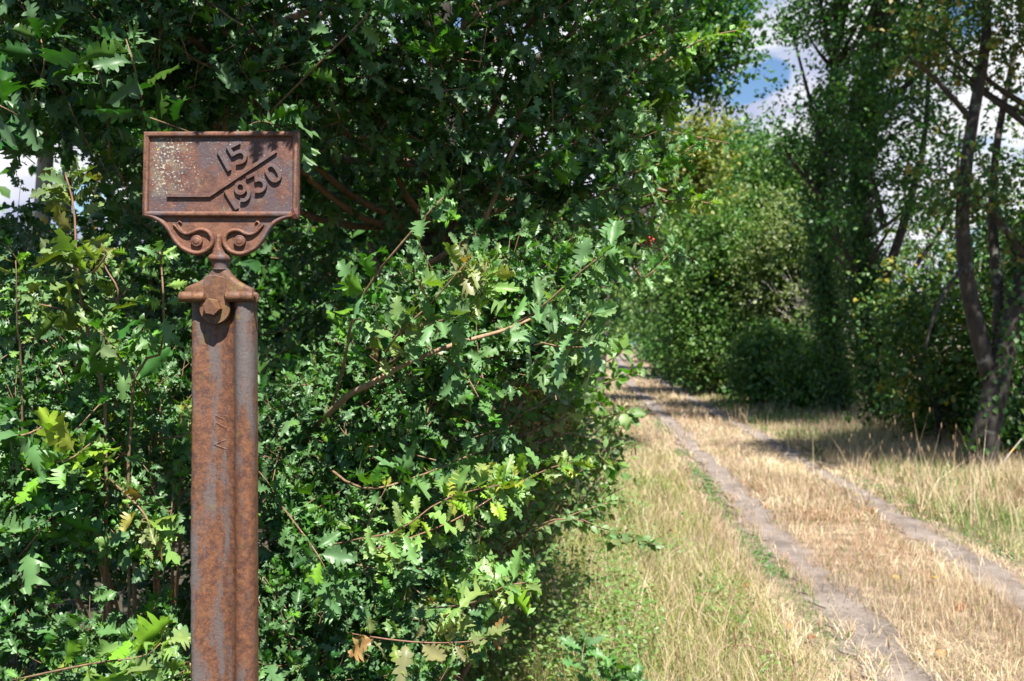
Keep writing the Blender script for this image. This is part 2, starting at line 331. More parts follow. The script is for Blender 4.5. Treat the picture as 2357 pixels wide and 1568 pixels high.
# ------------------------------------------------------------------ the cast iron gradient post
PY = 2.1; S = PY/F
def lx(px): return (px-CX)*S
def lz(py): return CZ-(py-CY)*S
def iron_mat(name, a=(.07, .028, .017), b=(.145, .066, .033), c=(.085, .068, .066), streak=.25, cbias=.55, lichen=False, moss=0., rough=.62, fine=1.0):
    m = bpy.data.materials.new(name); m.use_nodes = True; nt = m.node_tree; p = nt.nodes['Principled BSDF']
    tcn = N(nt, 'ShaderNodeTexCoord'); mpn = N(nt, 'ShaderNodeMapping'); mpn.inputs['Scale'].default_value = (1, 1, streak); nt.links.new(tcn.outputs['Object'], mpn.inputs[0])
    def noise(scale, det=8, rg=.65, src=None):
        n = N(nt, 'ShaderNodeTexNoise'); n.inputs['Scale'].default_value = scale; n.inputs['Detail'].default_value = det; n.inputs['Roughness'].default_value = rg
        nt.links.new(src or tcn.outputs['Object'], n.inputs[0]); return n.outputs[0]
    def mix(f, x, y):
        mm = nt.nodes.new('ShaderNodeMix'); mm.data_type = 'RGBA'
        nt.links.new(f, mm.inputs[0]) if not isinstance(f, float) else setattr(mm.inputs[0], 'default_value', f)
        for s_, v_ in ((6, x), (7, y)):
            if isinstance(v_, tuple): mm.inputs[s_].default_value = (*v_, 1)
            else: nt.links.new(v_, mm.inputs[s_])
        return mm.outputs[2]
    def rmp(f, lo, hi):
        r_ = N(nt, 'ShaderNodeMapRange'); r_.interpolation_type = 'SMOOTHSTEP'; r_.inputs['From Min'].default_value = lo; r_.inputs['From Max'].default_value = hi
        nt.links.new(f, r_.inputs[0]); return r_.outputs[0]
    last = mix(rmp(noise(38*fine, 9, .7), .38, .62), a, b)
    last = mix(math_n(nt, 'MULTIPLY', rmp(noise(150, 6, .7), .56, .66), .7), last, (.24, .085, .03))
    last = mix(rmp(noise(22, 8, .68, mpn.outputs[0]), cbias-.03, cbias+.07), last, c)
    last = mix(rmp(noise(260, 3, .6), .60, .66), last, (.07, .035, .028))
    last = mix(math_n(nt, 'MULTIPLY', rmp(noise(420, 2, .5), .68, .74), .5), last, (.26, .23, .24))
    sx = N(nt, 'ShaderNodeSeparateXYZ'); nt.links.new(tcn.outputs['Object'], sx.inputs[0])
    if moss > 0:
        mo = rmp(noise(14, 6, .6), .66-moss, .76-moss); last = mix(math_n(nt, 'MULTIPLY', mo, .6), last, (.15, .12, .03))
    if lichen:
        # white and yellow crusts: most of them on the left half of the plate
        u_ = rmp(sx.outputs[0], lichen[1], lichen[0]); zt = rmp(sx.outputs[2], lichen[2], lichen[3])
        msk = math_n(nt, 'MULTIPLY', u_, zt)
        u2 = rmp(sx.outputs[0], lichen[0]-.025, lichen[0]+.0); msk = math_n(nt, 'MULTIPLY', msk, u2)
        g_ = math_n(nt, 'ADD', noise(28, 6, .6), math_n(nt, 'MULTIPLY', msk, .19))
        last = mix(math_n(nt, 'MULTIPLY', rmp(g_, .60, .72), .40), last, (.16, .145, .10))
        w_ = math_n(nt, 'ADD', noise(210, 5, .6), math_n(nt, 'MULTIPLY', msk, .115))
        last = mix(rmp(w_, .655, .70), last, (.27, .27, .23))
        y_ = math_n(nt, 'ADD', noise(75, 5, .62), math_n(nt, 'MULTIPLY', msk, .05))
        last = mix(rmp(y_, .72, .74), last, (.50, .34, .02))
        # leaf shadow blotches painted dark under the top edge, lichen specks in them
        for (cx_, cz_, rr_) in lichen[4]:
            cxyz = N(nt, 'ShaderNodeCombineXYZ'); nt.links.new(sx.outputs[0], cxyz.inputs[0]); nt.links.new(sx.outputs[2], cxyz.inputs[2])
            dd = nt.nodes.new('ShaderNodeVectorMath'); dd.operation = 'DISTANCE'; nt.links.new(cxyz.outputs[0], dd.inputs[0]); dd.inputs[1].default_value = (cx_, 0, cz_)
            f_ = math_n(nt, 'SUBTRACT', rr_, dd.outputs['Value']); f_ = math_n(nt, 'ADD', f_, math_n(nt, 'MULTIPLY', math_n(nt, 'SUBTRACT', noise(45, 5, .6), .5), .05))
            wd = rmp(math_n(nt, 'ADD', noise(150, 5, .65), math_n(nt, 'MULTIPLY', f_, 2.)), .64, .70)
            last = mix(math_n(nt, 'MULTIPLY', rmp(f_, -.004, .012), .45), last, (.06, .04, .045))
            last = mix(math_n(nt, 'MULTIPLY', wd, rmp(f_, -.004, .01)), last, (.42, .42, .36))
            yd = rmp(noise(85, 4, .6), .63, .66); last = mix(math_n(nt, 'MULTIPLY', yd, rmp(f_, -.004, .01)), last, (.66, .5, .05))
    nt.links.new(last, p.inputs['Base Color']); p.inputs['Roughness'].default_value = rough; p.inputs['Specular IOR Level'].default_value = .35
    bp = N(nt, 'ShaderNodeBump'); bp.inputs['Strength'].default_value = .55; bp.inputs['Distance'].default_value = .0022; nt.links.new(noise(170, 6, .65), bp.inputs['Height'])
    bp2 = N(nt, 'ShaderNodeBump'); bp2.inputs['Strength'].default_value = .4; bp2.inputs['Distance'].default_value = .003; nt.links.new(noise(45, 4, .6), bp2.inputs['Height']); nt.links.new(bp.outputs[0], bp2.inputs['Normal'])
    nt.links.new(bp2.outputs[0], p.inputs['Normal'])
    return m
BX, BY = lx(513), PY
post = empty('gradient_post', (BX, BY, 0), 'rusty iron railway gradient marker reading 15 over 1930 beside the hedge', 'signpost')
ox = BX
M_RAIL = iron_mat('rusty_rail', (.062, .027, .018), (.140, .060, .028), (.088, .073, .070), .16, .522, moss=.04, fine=1.7)
M_PLATE = iron_mat('rusty_plate', (.066, .030, .023), (.125, .057, .038), (.066, .045, .048), .8, .52, lichen=(lx(372)-ox, lx(520)-ox, lz(480), lz(420), [(lx(608)-ox, lz(352), .030), (lx(480)-ox, lz(328), .014)]))  # closing list places the painted leaf shadows on the plate
M_CAST = iron_mat('rusty_casting', (.075, .032, .020), (.145, .065, .037), (.085, .067, .068), .8, .55)
M_CLAMP = iron_mat('mossy_rusty_clamp', (.07, .031, .018), (.135, .066, .029), (.085, .067, .068), .8, .55, moss=.09)
M_LETTER = iron_mat('rusty_raised_figures', (.068, .032, .025), (.125, .062, .045), (.085, .062, .063), .8, .49)
M_RAW = iron_mat('raw_fracture', (.065, .022, .016), (.12, .042, .028), (.07, .032, .028), 1, .5, fine=4)

def sweep(mb, path, hw, h, y0, prof='round', closed=False, taper=None):
    """raised moulding on a face at y=y0, standing out towards -y; path in photo pixels"""
    P = np.array([(lx(a), lz(b)) for a, b in path]); n = len(P)
    if closed: T = unit(np.roll(P, -1, 0)-P); T0 = np.roll(T, 1, 0)
    else:
        T = unit(np.diff(P, axis=0)); T0 = np.vstack([T[:1], T]); T = np.vstack([T, T[-1:]])
    nr = np.stack([-T[:, 1], T[:, 0]], 1); nr0 = np.stack([-T0[:, 1], T0[:, 0]], 1)
    mt = unit(nr+nr0); ml = 1/np.maximum(.5, (mt*nr).sum(1)); hwv = np.broadcast_to(np.asarray(hw, float)*S, (n,)); hv = np.broadcast_to(np.asarray(h, float), (n,))
    if prof == 'round': cs = [(math.cos(t), math.sin(t)) for t in np.linspace(0, math.pi, 9)]
    else: cs = [(1, 0), (.90, .80), (.72, 1), (-.72, 1), (-.90, .80), (-1, 0)]
    k = len(cs); v = []
    for i in range(n):
        for (a, b) in cs:
            p = P[i]+mt[i]*ml[i]*a*hwv[i]; v.append((p[0], y0-b*hv[i], p[1]))
    polys = []
    for i in range(n if closed else n-1):
        j = (i+1) % n
        for c in range(k-1): polys.append((i*k+c, i*k+c+1, j*k+c+1, j*k+c))
    if not closed: polys += [tuple(range(k))[::-1], tuple(range((n-1)*k, n*k))]
    mb.add(v, polys)
def spline(pts, n=40, closed=False):
    P = np.array(pts, float); 
    if closed: P = np.vstack([P[-1], P, P[0], P[1]])
    else: P = np.vstack([2*P[0]-P[1], P, 2*P[-1]-P[-2]])
    m = len(P)-3; out_ = []
    for t in np.linspace(0, m, n, endpoint=not closed):
        i = min(int(t), m-1); u = t-i; a, b, c, d = P[i:i+4]
        out_.append(.5*((2*b)+(-a+c)*u+(2*a-5*b+4*c-d)*u*u+(-a+3*b-3*c+d)*u**3))
    return np.array(out_)
def boxf(mb, x0, x1, y0, y1, z0, z1, nx=1, nz_=1):
    mb.add([(x, y, z) for x in (x0, x1) for y in (y0, y1) for z in (z0, z1)], [(0, 1, 3, 2), (4, 6, 7, 5), (0, 4, 5, 1), (2, 3, 7, 6), (0, 2, 6, 4), (1, 5, 7, 3)])
def flatshade(o):
    o.data.polygons.foreach_set('use_smooth', np.zeros(len(o.data.polygons), bool)); return o
def autosmooth(o, ang=38):
    me = o.data
    import bmesh
    bm = bmesh.new(); bm.from_mesh(me); bmesh.ops.recalc_face_normals(bm, faces=bm.faces)
    for e in bm.edges:
        if len(e.link_faces) == 2: e.smooth = e.calc_face_angle() < R(ang)
    bm.to_mesh(me); bm.free(); return o
# rail: cross-section (x px, y metres towards viewer negative)
rail = MB()
prof = [(443, .018), (443, -.004), (447, -.0085), (455, -.010), (463, -.0075), (474, -.0035), (488, -.0012), (505, -.0006), (522, -.0015), (534, -.0055), (541, -.0095), (545, -.0145), (549, -.0215), (556, -.0255), (565, -.0270), (574, -.0255), (581, -.0210), (586, -.0135), (588, -.004), (588, .018)]
zs = np.concatenate([np.linspace(0, .8, 20)[:-1], np.linspace(.8, lz(688), 170)]); rp = []; k = len(prof)
for zi, z in enumerate(zs):
    for ci, (a, b) in enumerate(prof):
        e = 0
        if ci in (0, 1, 2): e = -4.0*max(0, vnoise(np.array([z*28]), np.array([1.]), 3)[0]-.45) + 1.2*(vnoise(np.array([z*130]), np.array([2.]), 4)[0]-.5)
        if ci in (10, 11): e = 1.0*(vnoise(np.array([z*40]), np.array([2.]), 6)[0]-.5)
        sp = 1+.030*max(0, (lz(700)-z)/.75)
        rp.append((lx(513+(a-513+e)*sp), PY+b+.0008*(vnoise(np.array([z*60]), np.array([ci*1.3]), 8)[0]-.5), z))
polys = [(i*k+c, i*k+(c+1) % k, (i+1)*k+(c+1) % k, (i+1)*k+c) for i in range(len(zs)-1) for c in range(k)] + [tuple(range((len(zs)-1)*k, len(zs)*k))]
rail.add(rp, polys); ro = autosmooth(rail.build('rail', M_RAIL, post), 60)
# raised rolled marks on the web (read from below upwards)
mk = MB()
def z2(x, y): return (750/1.738+x/9.085, 1550/1.738+y/9.085)
yw = PY-.0009
for pts in ([(560, 1195), (830, 1085)], [(560, 1195), (850, 1300)], [(720, 1135), (730, 1250)],
            [(575, 880), (585, 725), (825, 860), (830, 730)], [(600, 590), (745, 660), (735, 560)], [(590, 590), (840, 590)]):
    sweep(mk, [z2(*p) for p in pts], 2.0, .0011, yw, 'round')
autosmooth(mk.build('rolled_mark', M_RAIL, ro))
# plate
plate = MB()
YF = PY-.020       # front face of the panel
def pz(poly, y0, y1, mb):
    n = len(poly); v = [(lx(a), y0, lz(b)) for a, b in poly]+[(lx(a), y1, lz(b)) for a, b in poly]
    mb.add(v, [tuple(range(n)), tuple(range(n, 2*n))[::-1]]+[(i, i+n, (i+1) % n+n, (i+1) % n) for i in range(n)])
pz([(340, 310), (692, 308), (692, 500), (338, 500)], YF, YF+.014, plate)
po = autosmooth(plate.build('sign_plate', M_PLATE, post))
fr = MB()
sweep(fr, [(346.5, 315), (686, 313.5), (685.5, 497), (343.5, 496)], [7, 7, 7, 7], .0085, YF, 'round', True)
autosmooth(fr.build('frame', M_CAST, po), 50)
# the lower lobe behind the scrolls
rimL = [(343, 498), (356, 500.5), (370, 507), (385, 517), (398.5, 534), (410, 554), (425, 571), (444, 581.5), (463, 585), (480, 580), (491, 570), (496, 558), (493.5, 546), (486, 536.5), (473, 531.5), (460, 533.5), (448, 539.5), (436, 541), (424, 535.5), (414.5, 526), (407, 519)]
rimR = [(1019-a, b+1.5) for a, b in rimL]; rimR[0] = (681, 500); rimR[1] = (666, 502)
lobe = MB()
half = rimL[:10]
poly = [(340, 500)]+[(a, b) for a, b in half[1:]]+[(500, 578), (519, 578)]+[(a, b) for a, b in rimR[:10][::-1][:-1]]+[(690, 500.5)]
top = [(a, 499.5) for a, b in poly]
v = []
for (a, b), (c, d) in zip(poly, top):
    v += [(lx(a), YF+.001, lz(b)), (lx(a), YF+.001, lz(d)), (lx(a), YF+.013, lz(b)), (lx(a), YF+.013, lz(d))]
n = len(poly); pl = []
for i in range(n-1):
    a = i*4; b = a+4; pl += [(a, b, b+1, a+1), (a+2, a+3, b+3, b+2), (a, a+2, b+2, b)]
lobe.add(v, pl); lo = autosmooth(lobe.build('bracket', M_CAST, post))
sc_ = MB()
for rim in (rimL, rimR):
    sc_ = MB()
    P = spline(rim, 90); wv = np.interp(np.linspace(0, 1, 90), [0, .03, .5, .8, .95, 1], [5.2, 5.6, 6.0, 5.0, 4.4, 1.8]); hv = np.interp(np.linspace(0, 1, 90), [0, .8, 1], [.0082, .0075, .004])
    sweep(sc_, P, wv, hv, YF, 'round'); autosmooth(sc_.build('scroll', M_CAST, lo), 60)
for cx_ in (461.5, 1019-461.5):
    cf = MB()
    q_ = 1 if cx_ < 500 else -1
    th = np.linspace(0, 2*np.pi, 25)[:-1]
    v = []; 
    for r_, y_ in ((13.8, 0), (13.0, -.0056), (11.5, -.0064), (8.5, -.0066), (6.0, -.0080), (2.5, -.0085)):
        v += [(lx(cx_-q_*1+r_*math.cos(t)), YF+y_, lz(557.5+r_*math.sin(t))) for t in th]
    pl = [(i*24+j, i*24+(j+1) % 24, (i+1)*24+(j+1) % 24, (i+1)*24+j) for i in range(5) for j in range(24)]+[tuple(range(120, 144))]
    cf.add(v, pl); autosmooth(cf.build('scroll_boss', M_CAST, lo), 22)
# little leaf curls
for s_, m_ in ((1, 0), (-1, 1019)):
    cf = MB(); sweep(cf, spline([(m_+s_*p[0], p[1]) for p in [(428, 537), (421, 528), (416, 519), (421, 513), (426, 517)]], 20), np.linspace(4.5, 1.6, 20), np.linspace(.006, .003, 20), YF, 'round'); autosmooth(cf.build('leaf_curl', M_CAST, lo), 60)
fg = MB()
sweep(fg, spline([(510, 541), (510, 552), (510, 566), (510, 577), (510, 588)], 20), np.interp(np.linspace(0, 1, 20), [0, .08, .6, .75, 1], [3, 6.5, 7.2, 11, 17]), np.interp(np.linspace(0, 1, 20), [0, .1, 1], [.004, .009, .014]), YF+.001, 'round')
autosmooth(fg.build('finial', M_CAST, lo), 60)
# necks and bell: lofted rounded sections (y px, x0, x1, half depth, exponent)
def loft(mb, rings, yc, sides=40):
    v = []
    for (py, x0, x1, hd, ex) in rings:
        c = (lx(x0)+lx(x1))/2; hx = (lx(x1)-lx(x0))/2
        for t in np.arange(sides)/sides*2*np.pi:
            a, b = math.cos(t), math.sin(t)
            v.append((c+hx*math.copysign(abs(a)**(2/ex), a), yc+hd*math.copysign(abs(b)**(2/ex), b), lz(py)))
    n = len(rings)
    pl = [(i*sides+j, i*sides+(j+1) % sides, (i+1)*sides+(j+1) % sides, (i+1)*sides+j) for i in range(n-1) for j in range(sides)]
    pl += [tuple(range(sides)), tuple(range((n-1)*sides, n*sides))[::-1]]
    mb.add(v, pl)
YC = PY-.010
nk = MB()
loft(nk, [(576, 501, 519, .012, 2.2), (585, 491, 529, .018, 2), (588, 487, 533, .022, 2), (591, 484, 536, .025, 2), (596, 482.5, 538, .0265, 2), (601, 485, 536, .025, 2), (604, 489, 532, .022, 2), (608, 491, 530.5, .021, 2), (618, 494, 528.5, .019, 2), (622, 493, 529.5, .020, 2)], YC)
autosmooth(nk.build('neck', M_CAST, post), 50)
bl = MB()
loft(bl, [(617, 494, 528.5, .0175, 2), (621, 492.5, 530, .0170, 2.1), (628, 488, 535, .0165, 2.3), (636, 482, 541, .016, 2.6), (643, 473, 548, .0155, 3), (649, 462, 556, .015, 3.6), (655, 449, 566, .0148, 4.5), (660, 437, 576, .0146, 5.5), (664, 432, 585, .0145, 6), (666, 431.5, 588, .0145, 6), (684, 431.5, 588, .0145, 6)], PY-.0085)
autosmooth(bl.build('clamp_cap', M_CLAMP, post), 45)
fl = MB()
def stub(mb, x0, x1, pc, r, jag=0):
    xs = np.linspace(x0, x1, 16); u = np.linspace(0, 1, 16)
    rr = r*S*np.sqrt(np.clip(1-np.maximum(0, (np.abs(u-.5)-.40)/.10)**2, .02, 1))
    for i in range(16): rr[i] *= 1+.05*math.sin(i*2.3)
    mb.tube([(lx(x), PY-.0265+.0012*math.sin(i), lz(pc)) for i, x in enumerate(xs)], rr, 20)
stub(fl, 418.5, 484, 684.8, 12.2); stub(fl, 524, 594, 684.0, 12.4)
loft(fl, [(673, 424, 592, .015, 4), (678, 420, 597, .018, 4), (688, 420, 597, .018, 4), (695, 426, 592, .015, 4)], PY-.005)
autosmooth(fl.build('flange', M_CLAMP, post), 50)
ch = MB()
ch.tube([(lx(591), PY-.026, lz(680)), (lx(597), PY-.027, lz(682)), (lx(600), PY-.027, lz(689)), (lx(598.5), PY-.028, lz(696))], [.005, .0045, .003, .0008], 7)
flatshade(ch.build('broken_lip', M_CLAMP, post))
tb = MB()
YT = PY-.0265
th = np.linspace(-math.pi*.02, math.pi*1.02, 30)
outl = [(477.5, 640), (482, 636.5), (500, 634), (522, 639), (527, 644), (527, 672), (529, 690)]+[(502.5+34.4*math.cos(t), 712+34.4*math.sin(t)) for t in np.linspace(-.55, math.pi+.45, 34)]+[(475.5, 690), (477.5, 672)]
pz(outl, YT, YC+.0, tb)
tbo = tb.build('tab', M_CLAMP, post)
bv = tbo.modifiers.new('b', 'BEVEL'); bv.width = .0012; bv.segments = 2; bv.limit_method = 'ANGLE'; bv.angle_limit = R(50)
autosmooth(tbo, 30)
hx = MB()
ang = R(12); hv_ = []
for (r_, y_) in ((20.5, 0), (20.5, -.0145), (18.8, -.0162), (0.01, -.0166)):
    hv_ += [(lx(500+r_*math.cos(ang+i*math.pi/3)*1.02), YT+y_, lz(708+r_*math.sin(ang+i*math.pi/3))) for i in range(6)]
hx.add(hv_, [(i*6+j, i*6+(j+1) % 6, (i+1)*6+(j+1) % 6, (i+1)*6+j) for i in range(3) for j in range(6)])
flatshade(hx.build('bolt_head', M_CLAMP, post))
# raised rule and figures
def c1(x, y): return (483.3+x/8.013, 310.7+y/8.013)
HF = .0066
rb = MB(); sweep(rb, [(393, 454), (490, 454), (641, 353.5)], 4.6, HF*.9, YF, 'flat'); autosmooth(rb.build('gradient_rule', M_LETTER, po))
def fig(path, hw=4.8, closed=False, name='raised_figure'):
    f = MB()
    for i_, p in enumerate(path): sweep(f, p[0], hw, HF+.0005*i_, YF-.00005*i_, 'flat', p[1])
    return autosmooth(f.build(name, M_LETTER, po))
fig([([c1(225, 345), c1(420, 700)], False)])
fig([([c1(*p) for p in [(600, 185), (405, 285), (490, 430)]], False), (spline([c1(*p) for p in [(475, 415), (560, 365), (640, 350), (702, 400), (706, 480), (650, 545), (545, 560)]], 30), False)])
fig([([c1(345, 1060), c1(555, 1400)], False)])
ring = [(620+95*math.cos(t)*.86-95*math.sin(t)*.18, 1015+95*math.sin(t)+20*math.cos(t)) for t in np.linspace(0, 2*math.pi, 25)[:-1]]
fig([([c1(*p) for p in ring], True), (spline([c1(*p) for p in [(690, 945), (745, 1020), (775, 1105), (755, 1190), (700, 1235), (620, 1238)]], 26), False)])
fig([([c1(*p) for p in [(735, 830), (900, 745), (915, 880)]], False), (spline([c1(*p) for p in [(885, 885), (960, 862), (1040, 895), (1066, 970), (1030, 1045), (960, 1075), (885, 1070)]], 30), False)])
ax = np.array([.53, .85]); bx_ = np.array([.85, -.53]); oc = np.array([1215, 742])
o0 = []
for t in np.linspace(0, 2*math.pi, 33)[:-1]:
    a, b = math.cos(t), math.sin(t); pp = oc+ax*math.copysign(abs(a)**.75, a)*150+bx_*math.copysign(abs(b)**.75, b)*92; o0.append(c1(*pp))
fig([(o0, True)], 4.6)
# fractured corner
fc = MB(); r_ = np.random.default_rng(4)
pts = [(679, 480), (684, 473), (691, 484), (693, 495), (692, 506), (683, 507), (676, 502), (677, 490)]
v = [(lx(a), YF-.0068, lz(b)) for a, b in pts]+[(lx(a), YF+.002, lz(b)) for a, b in pts]+[(lx(684), YF-.0104, lz(488)), (lx(688), YF-.0100, lz(497)), (lx(682), YF-.0098, lz(499))]
fc.add(v, [(i, i+8, (i+1) % 8+8, (i+1) % 8) for i in range(8)]+[(0, 1, 16), (1, 2, 16), (2, 3, 17), (2, 17, 16), (3, 4, 17), (4, 5, 17), (5, 18, 17), (5, 6, 18), (6, 7, 18), (7, 16, 18), (7, 0, 16), (16, 17, 18)])
flatshade(autosmooth(fc.build('broken_corner', M_RAW, post)))

# ------------------------------------------------------------------ oak growth
PAL = {  # dark, lit and pale put shade, sun and highlights into oak leaf colour
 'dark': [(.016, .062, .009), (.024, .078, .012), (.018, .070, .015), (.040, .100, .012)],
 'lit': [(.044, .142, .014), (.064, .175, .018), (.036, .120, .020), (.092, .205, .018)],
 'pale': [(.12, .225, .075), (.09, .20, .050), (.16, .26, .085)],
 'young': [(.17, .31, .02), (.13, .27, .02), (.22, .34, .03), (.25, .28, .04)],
 'rust': [(.22, .21, .04), (.24, .14, .05), (.17, .25, .04)],
 'olive': [(.10, .14, .025), (.14, .18, .03), (.08, .14, .025)]}
def pick(pal, n):
    a = np.array(PAL[pal] if isinstance(pal, str) else pal); c = a[rng.integers(0, len(a), n)]
    return c*rng.uniform(.75, 1.25, (n, 1))*(1+rng.normal(0, .05, (n, 3)))
class Plant:
    def __init__(s): s.leaf = MB(); s.twig = MB()
    def shoot(s, p0, d, L, n, size, pal, T=OAK, upbias=.75, droop=.0, tw=.0022, tip=True, jit=.55, twig=True, spread=1.0):
        d = unit(d); k = 4
        side = unit(np.cross(d, rng.normal(size=3))); u = np.linspace(0, 1, k)
        pts = p0+d*(u*L)[:, None]+side*((np.sin(u*2.5)*.08*L)[:, None])+np.array([0, 0, 1])*((u**2*(.12-droop)*L)[:, None])
        if twig: s.twig.tube(pts, np.linspace(tw, tw*.45, k), 4, cap=False)
        s.along(pts, n, size, pal, T, upbias, tip, jit, spread=spread)
    def along(s, pts, n, size, pal, T=OAK, upbias=.9, tip=True, jit=.5, start=.12, grad=True, spread=1.0):
        pts = np.asarray(pts, float); k = len(pts)
        u = np.sort(start+(1-start)*rng.random(n)**.65); 
        if tip: u[-min(n, 4):] = rng.uniform(.93, 1, min(n, 4))
        f = u*(k-1); i = np.minimum(f.astype(int), k-2); fr_ = (f-i)[:, None]
        org = pts[i]*(1-fr_)+pts[i+1]*fr_; ax_ = unit(pts[i+1]-pts[i])
        th = np.arange(n)*2.4+rng.normal(0, .4, n)+rng.uniform(0, 6)
        a = unit(np.cross(ax_, np.array([.31, .2, .93]))); b = np.cross(ax_, a)
        rad = a*np.cos(th)[:, None]+b*np.sin(th)[:, None]
        al = np.interp(u, [0, .9, 1], [.35, .6, 1.3])[:, None]
        d = unit(ax_*al+rad*spread+rng.normal(0, jit*.6, (n, 3))+np.array([0, 0, -.10]))
        nrm = unit(np.array([0, -.25, 1])*upbias+rad*.2+rng.normal(0, jit, (n, 3)))
        sz = size*np.clip(rng.lognormal(-.08, .27, n), .4, 1.35)
        if grad: sz *= np.interp(u, [0, .5, .93, 1], [.8, 1.1, .85, .5])
        col = pick(pal, n)
        M = frames(d, nrm); ti = rng.integers(0, len(T), n)
        for q_ in range(len(T)):
            m_ = ti == q_
            s.leaf.inst(T[q_], org[m_]+d[m_]*.006, M[m_], np.stack([sz*rng.uniform(.85, 1.15, n), sz, sz], 1)[m_], col[m_])
    def clump(s, c, r3, n, L=.17, nl=11, size=.06, pal='lit', T=OAK, out_=.8, up=.45, front=.35, shell=(.55, 1.0), **kw):
        c = np.asarray(c, float); r3 = np.asarray(r3, float)*(.88 if T is OAK else 1); n = int(n*(.82 if T is OAK else 1))
        for _ in range(n):
            v = rng.normal(size=3); v /= np.linalg.norm(v)
            if v[1] > .35 and rng.random() > front: v[1] = -v[1]
            r_ = rng.uniform(*shell); p = c+v*r3*r_
            d = v*out_+np.array([0, -.1, up])+rng.normal(0, .45, 3)
            d = unit(d); l_ = L*rng.uniform(.6, 1.3)
            s.shoot(p-d*l_*.6, d, l_, int(nl*rng.uniform(.7, 1.3)), size*rng.uniform(.8, 1.2), pal if not isinstance(pal, list) or isinstance(pal[0], tuple) else pal[rng.integers(len(pal))], T, **kw)
    def limb(s, pts, r0, r1, sides=7, n=14, wob=.015):
        P = spline(np.asarray(pts, float), n); P += np.cumsum(rng.normal(0, wob*.4, P.shape), 0)*np.linspace(0, 1, n)[:, None]*np.linspace(1, 0, n)[:, None]
        s.twig.tube(P, np.linspace(r0, r1, n), sides); return P
    def finish(s, name, label, cat, base, lmat=None, tmat=None, group=None, fname='foliage', tname='branches'):
        e = empty(name, base, label, cat, group)
        if s.leaf.n: s.leaf.build(fname, lmat or M_OAK, e)
        if s.twig.n: s.twig.build(tname, tmat or M_TWIG, e)
        return e

# --- big oak: canopy above and behind the marker
ot = Plant()
base = np.array([-.35, 4.3, 0])
tr = MB(); tp = spline([base, base+(-.05, .05, 1.2), base+(.05, -.1, 2.4), base+(0, -.1, 4.2)], 16); tr.tube(tp, np.linspace(.10, .05, 16), 12)
def C(px, py, Y, r, n, **k): return (at(px, py, Y), r, n, k)
U = [C(20, 60, 2.75, (.28, .25, .22), 42), C(200, 110, 2.8, (.28, .25, .22), 46), C(400, 70, 2.8, (.28, .25, .22), 46), C(600, 120, 2.9, (.28, .25, .22), 46),
     C(800, 70, 2.95, (.3, .25, .24), 46), C(1000, 110, 3.05, (.3, .25, .24), 48), C(1200, 90, 3.2, (.3, .25, .26), 48), C(1380, 40, 3.5, (.3, .3, .28), 48),
     C(560, 250, 3.0, (.3, .2, .18), 40), C(330, 230, 2.95, (.28, .2, .16), 38), C(120, 240, 2.85, (.25, .2, .16), 34), C(770, 270, 3.2, (.3, .25, .2), 40), C(960, 300, 3.25, (.3, .25, .25), 42),
     C(1150, 300, 3.2, (.28, .25, .25), 46), C(1310, 270, 3.4, (.28, .28, .28), 54), C(1440, 190, 3.8, (.22, .3, .3), 46), C(1180, 480, 3.4, (.3, .25, .25), 46), C(1350, 430, 3.5, (.26, .28, .26), 60),
     C(1470, 420, 3.9, (.2, .25, .25), 28), C(1400, 560, 4.2, (.20, .25, .20), 20), C(1010, 520, 3.7, (.3, .25, .28), 36), C(820, 520, 4.0, (.35, .25, .35), 36),
     C(700, 380, 3.7, (.35, .25, .3), 34), C(1480, 60, 4.1, (.28, .3, .3), 40)]
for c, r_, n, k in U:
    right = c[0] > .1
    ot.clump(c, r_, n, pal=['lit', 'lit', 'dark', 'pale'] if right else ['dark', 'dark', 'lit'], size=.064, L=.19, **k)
    if rng.random() < .75:
        tgt = c+(rng.normal(0, .05), .1, 0); j = 9+int(rng.integers(0, 5)); ot.limb([tp[j], (tp[j]+tgt)/2+(0, .1, -.12), tgt, tgt+unit(tgt-tp[j])*.25], .017, .005, wob=.03)
# overhanging crown above the frame: it shades the face of the hedge
for x in np.arange(-2.3, .35, .33):
    for (y, z) in ((2.1, 3.35), (2.65, 3.15), (2.6, 3.7), (3.1, 3.5), (3.3, 3.05), (2.3, 3.95), (2.9, 4.0)):
        if x > -.05 and y < 2.6: continue
        ot.clump((x+rng.normal(0, .08), y+rng.normal(0, .06), z+rng.normal(0, .07)), (.24, .24, .2), 30, pal='lit', size=.08, L=.2, T=OAKF, front=1)
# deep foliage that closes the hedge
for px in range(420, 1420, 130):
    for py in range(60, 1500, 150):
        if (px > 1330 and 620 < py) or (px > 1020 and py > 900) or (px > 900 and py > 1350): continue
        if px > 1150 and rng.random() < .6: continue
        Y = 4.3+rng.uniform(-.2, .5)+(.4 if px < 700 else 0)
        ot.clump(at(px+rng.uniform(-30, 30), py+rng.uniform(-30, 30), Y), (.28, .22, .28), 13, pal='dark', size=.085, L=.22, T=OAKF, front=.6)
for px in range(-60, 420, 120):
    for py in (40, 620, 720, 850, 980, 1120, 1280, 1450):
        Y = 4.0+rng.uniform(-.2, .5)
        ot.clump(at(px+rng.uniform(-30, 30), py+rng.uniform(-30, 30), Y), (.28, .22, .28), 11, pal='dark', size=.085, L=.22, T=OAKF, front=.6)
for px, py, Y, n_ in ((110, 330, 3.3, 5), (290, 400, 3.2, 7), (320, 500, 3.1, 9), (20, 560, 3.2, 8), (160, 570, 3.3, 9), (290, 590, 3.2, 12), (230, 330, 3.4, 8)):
    ot.clump(at(px, py, Y), (.14, .15, .12), n_, pal='dark', size=.06, L=.18)
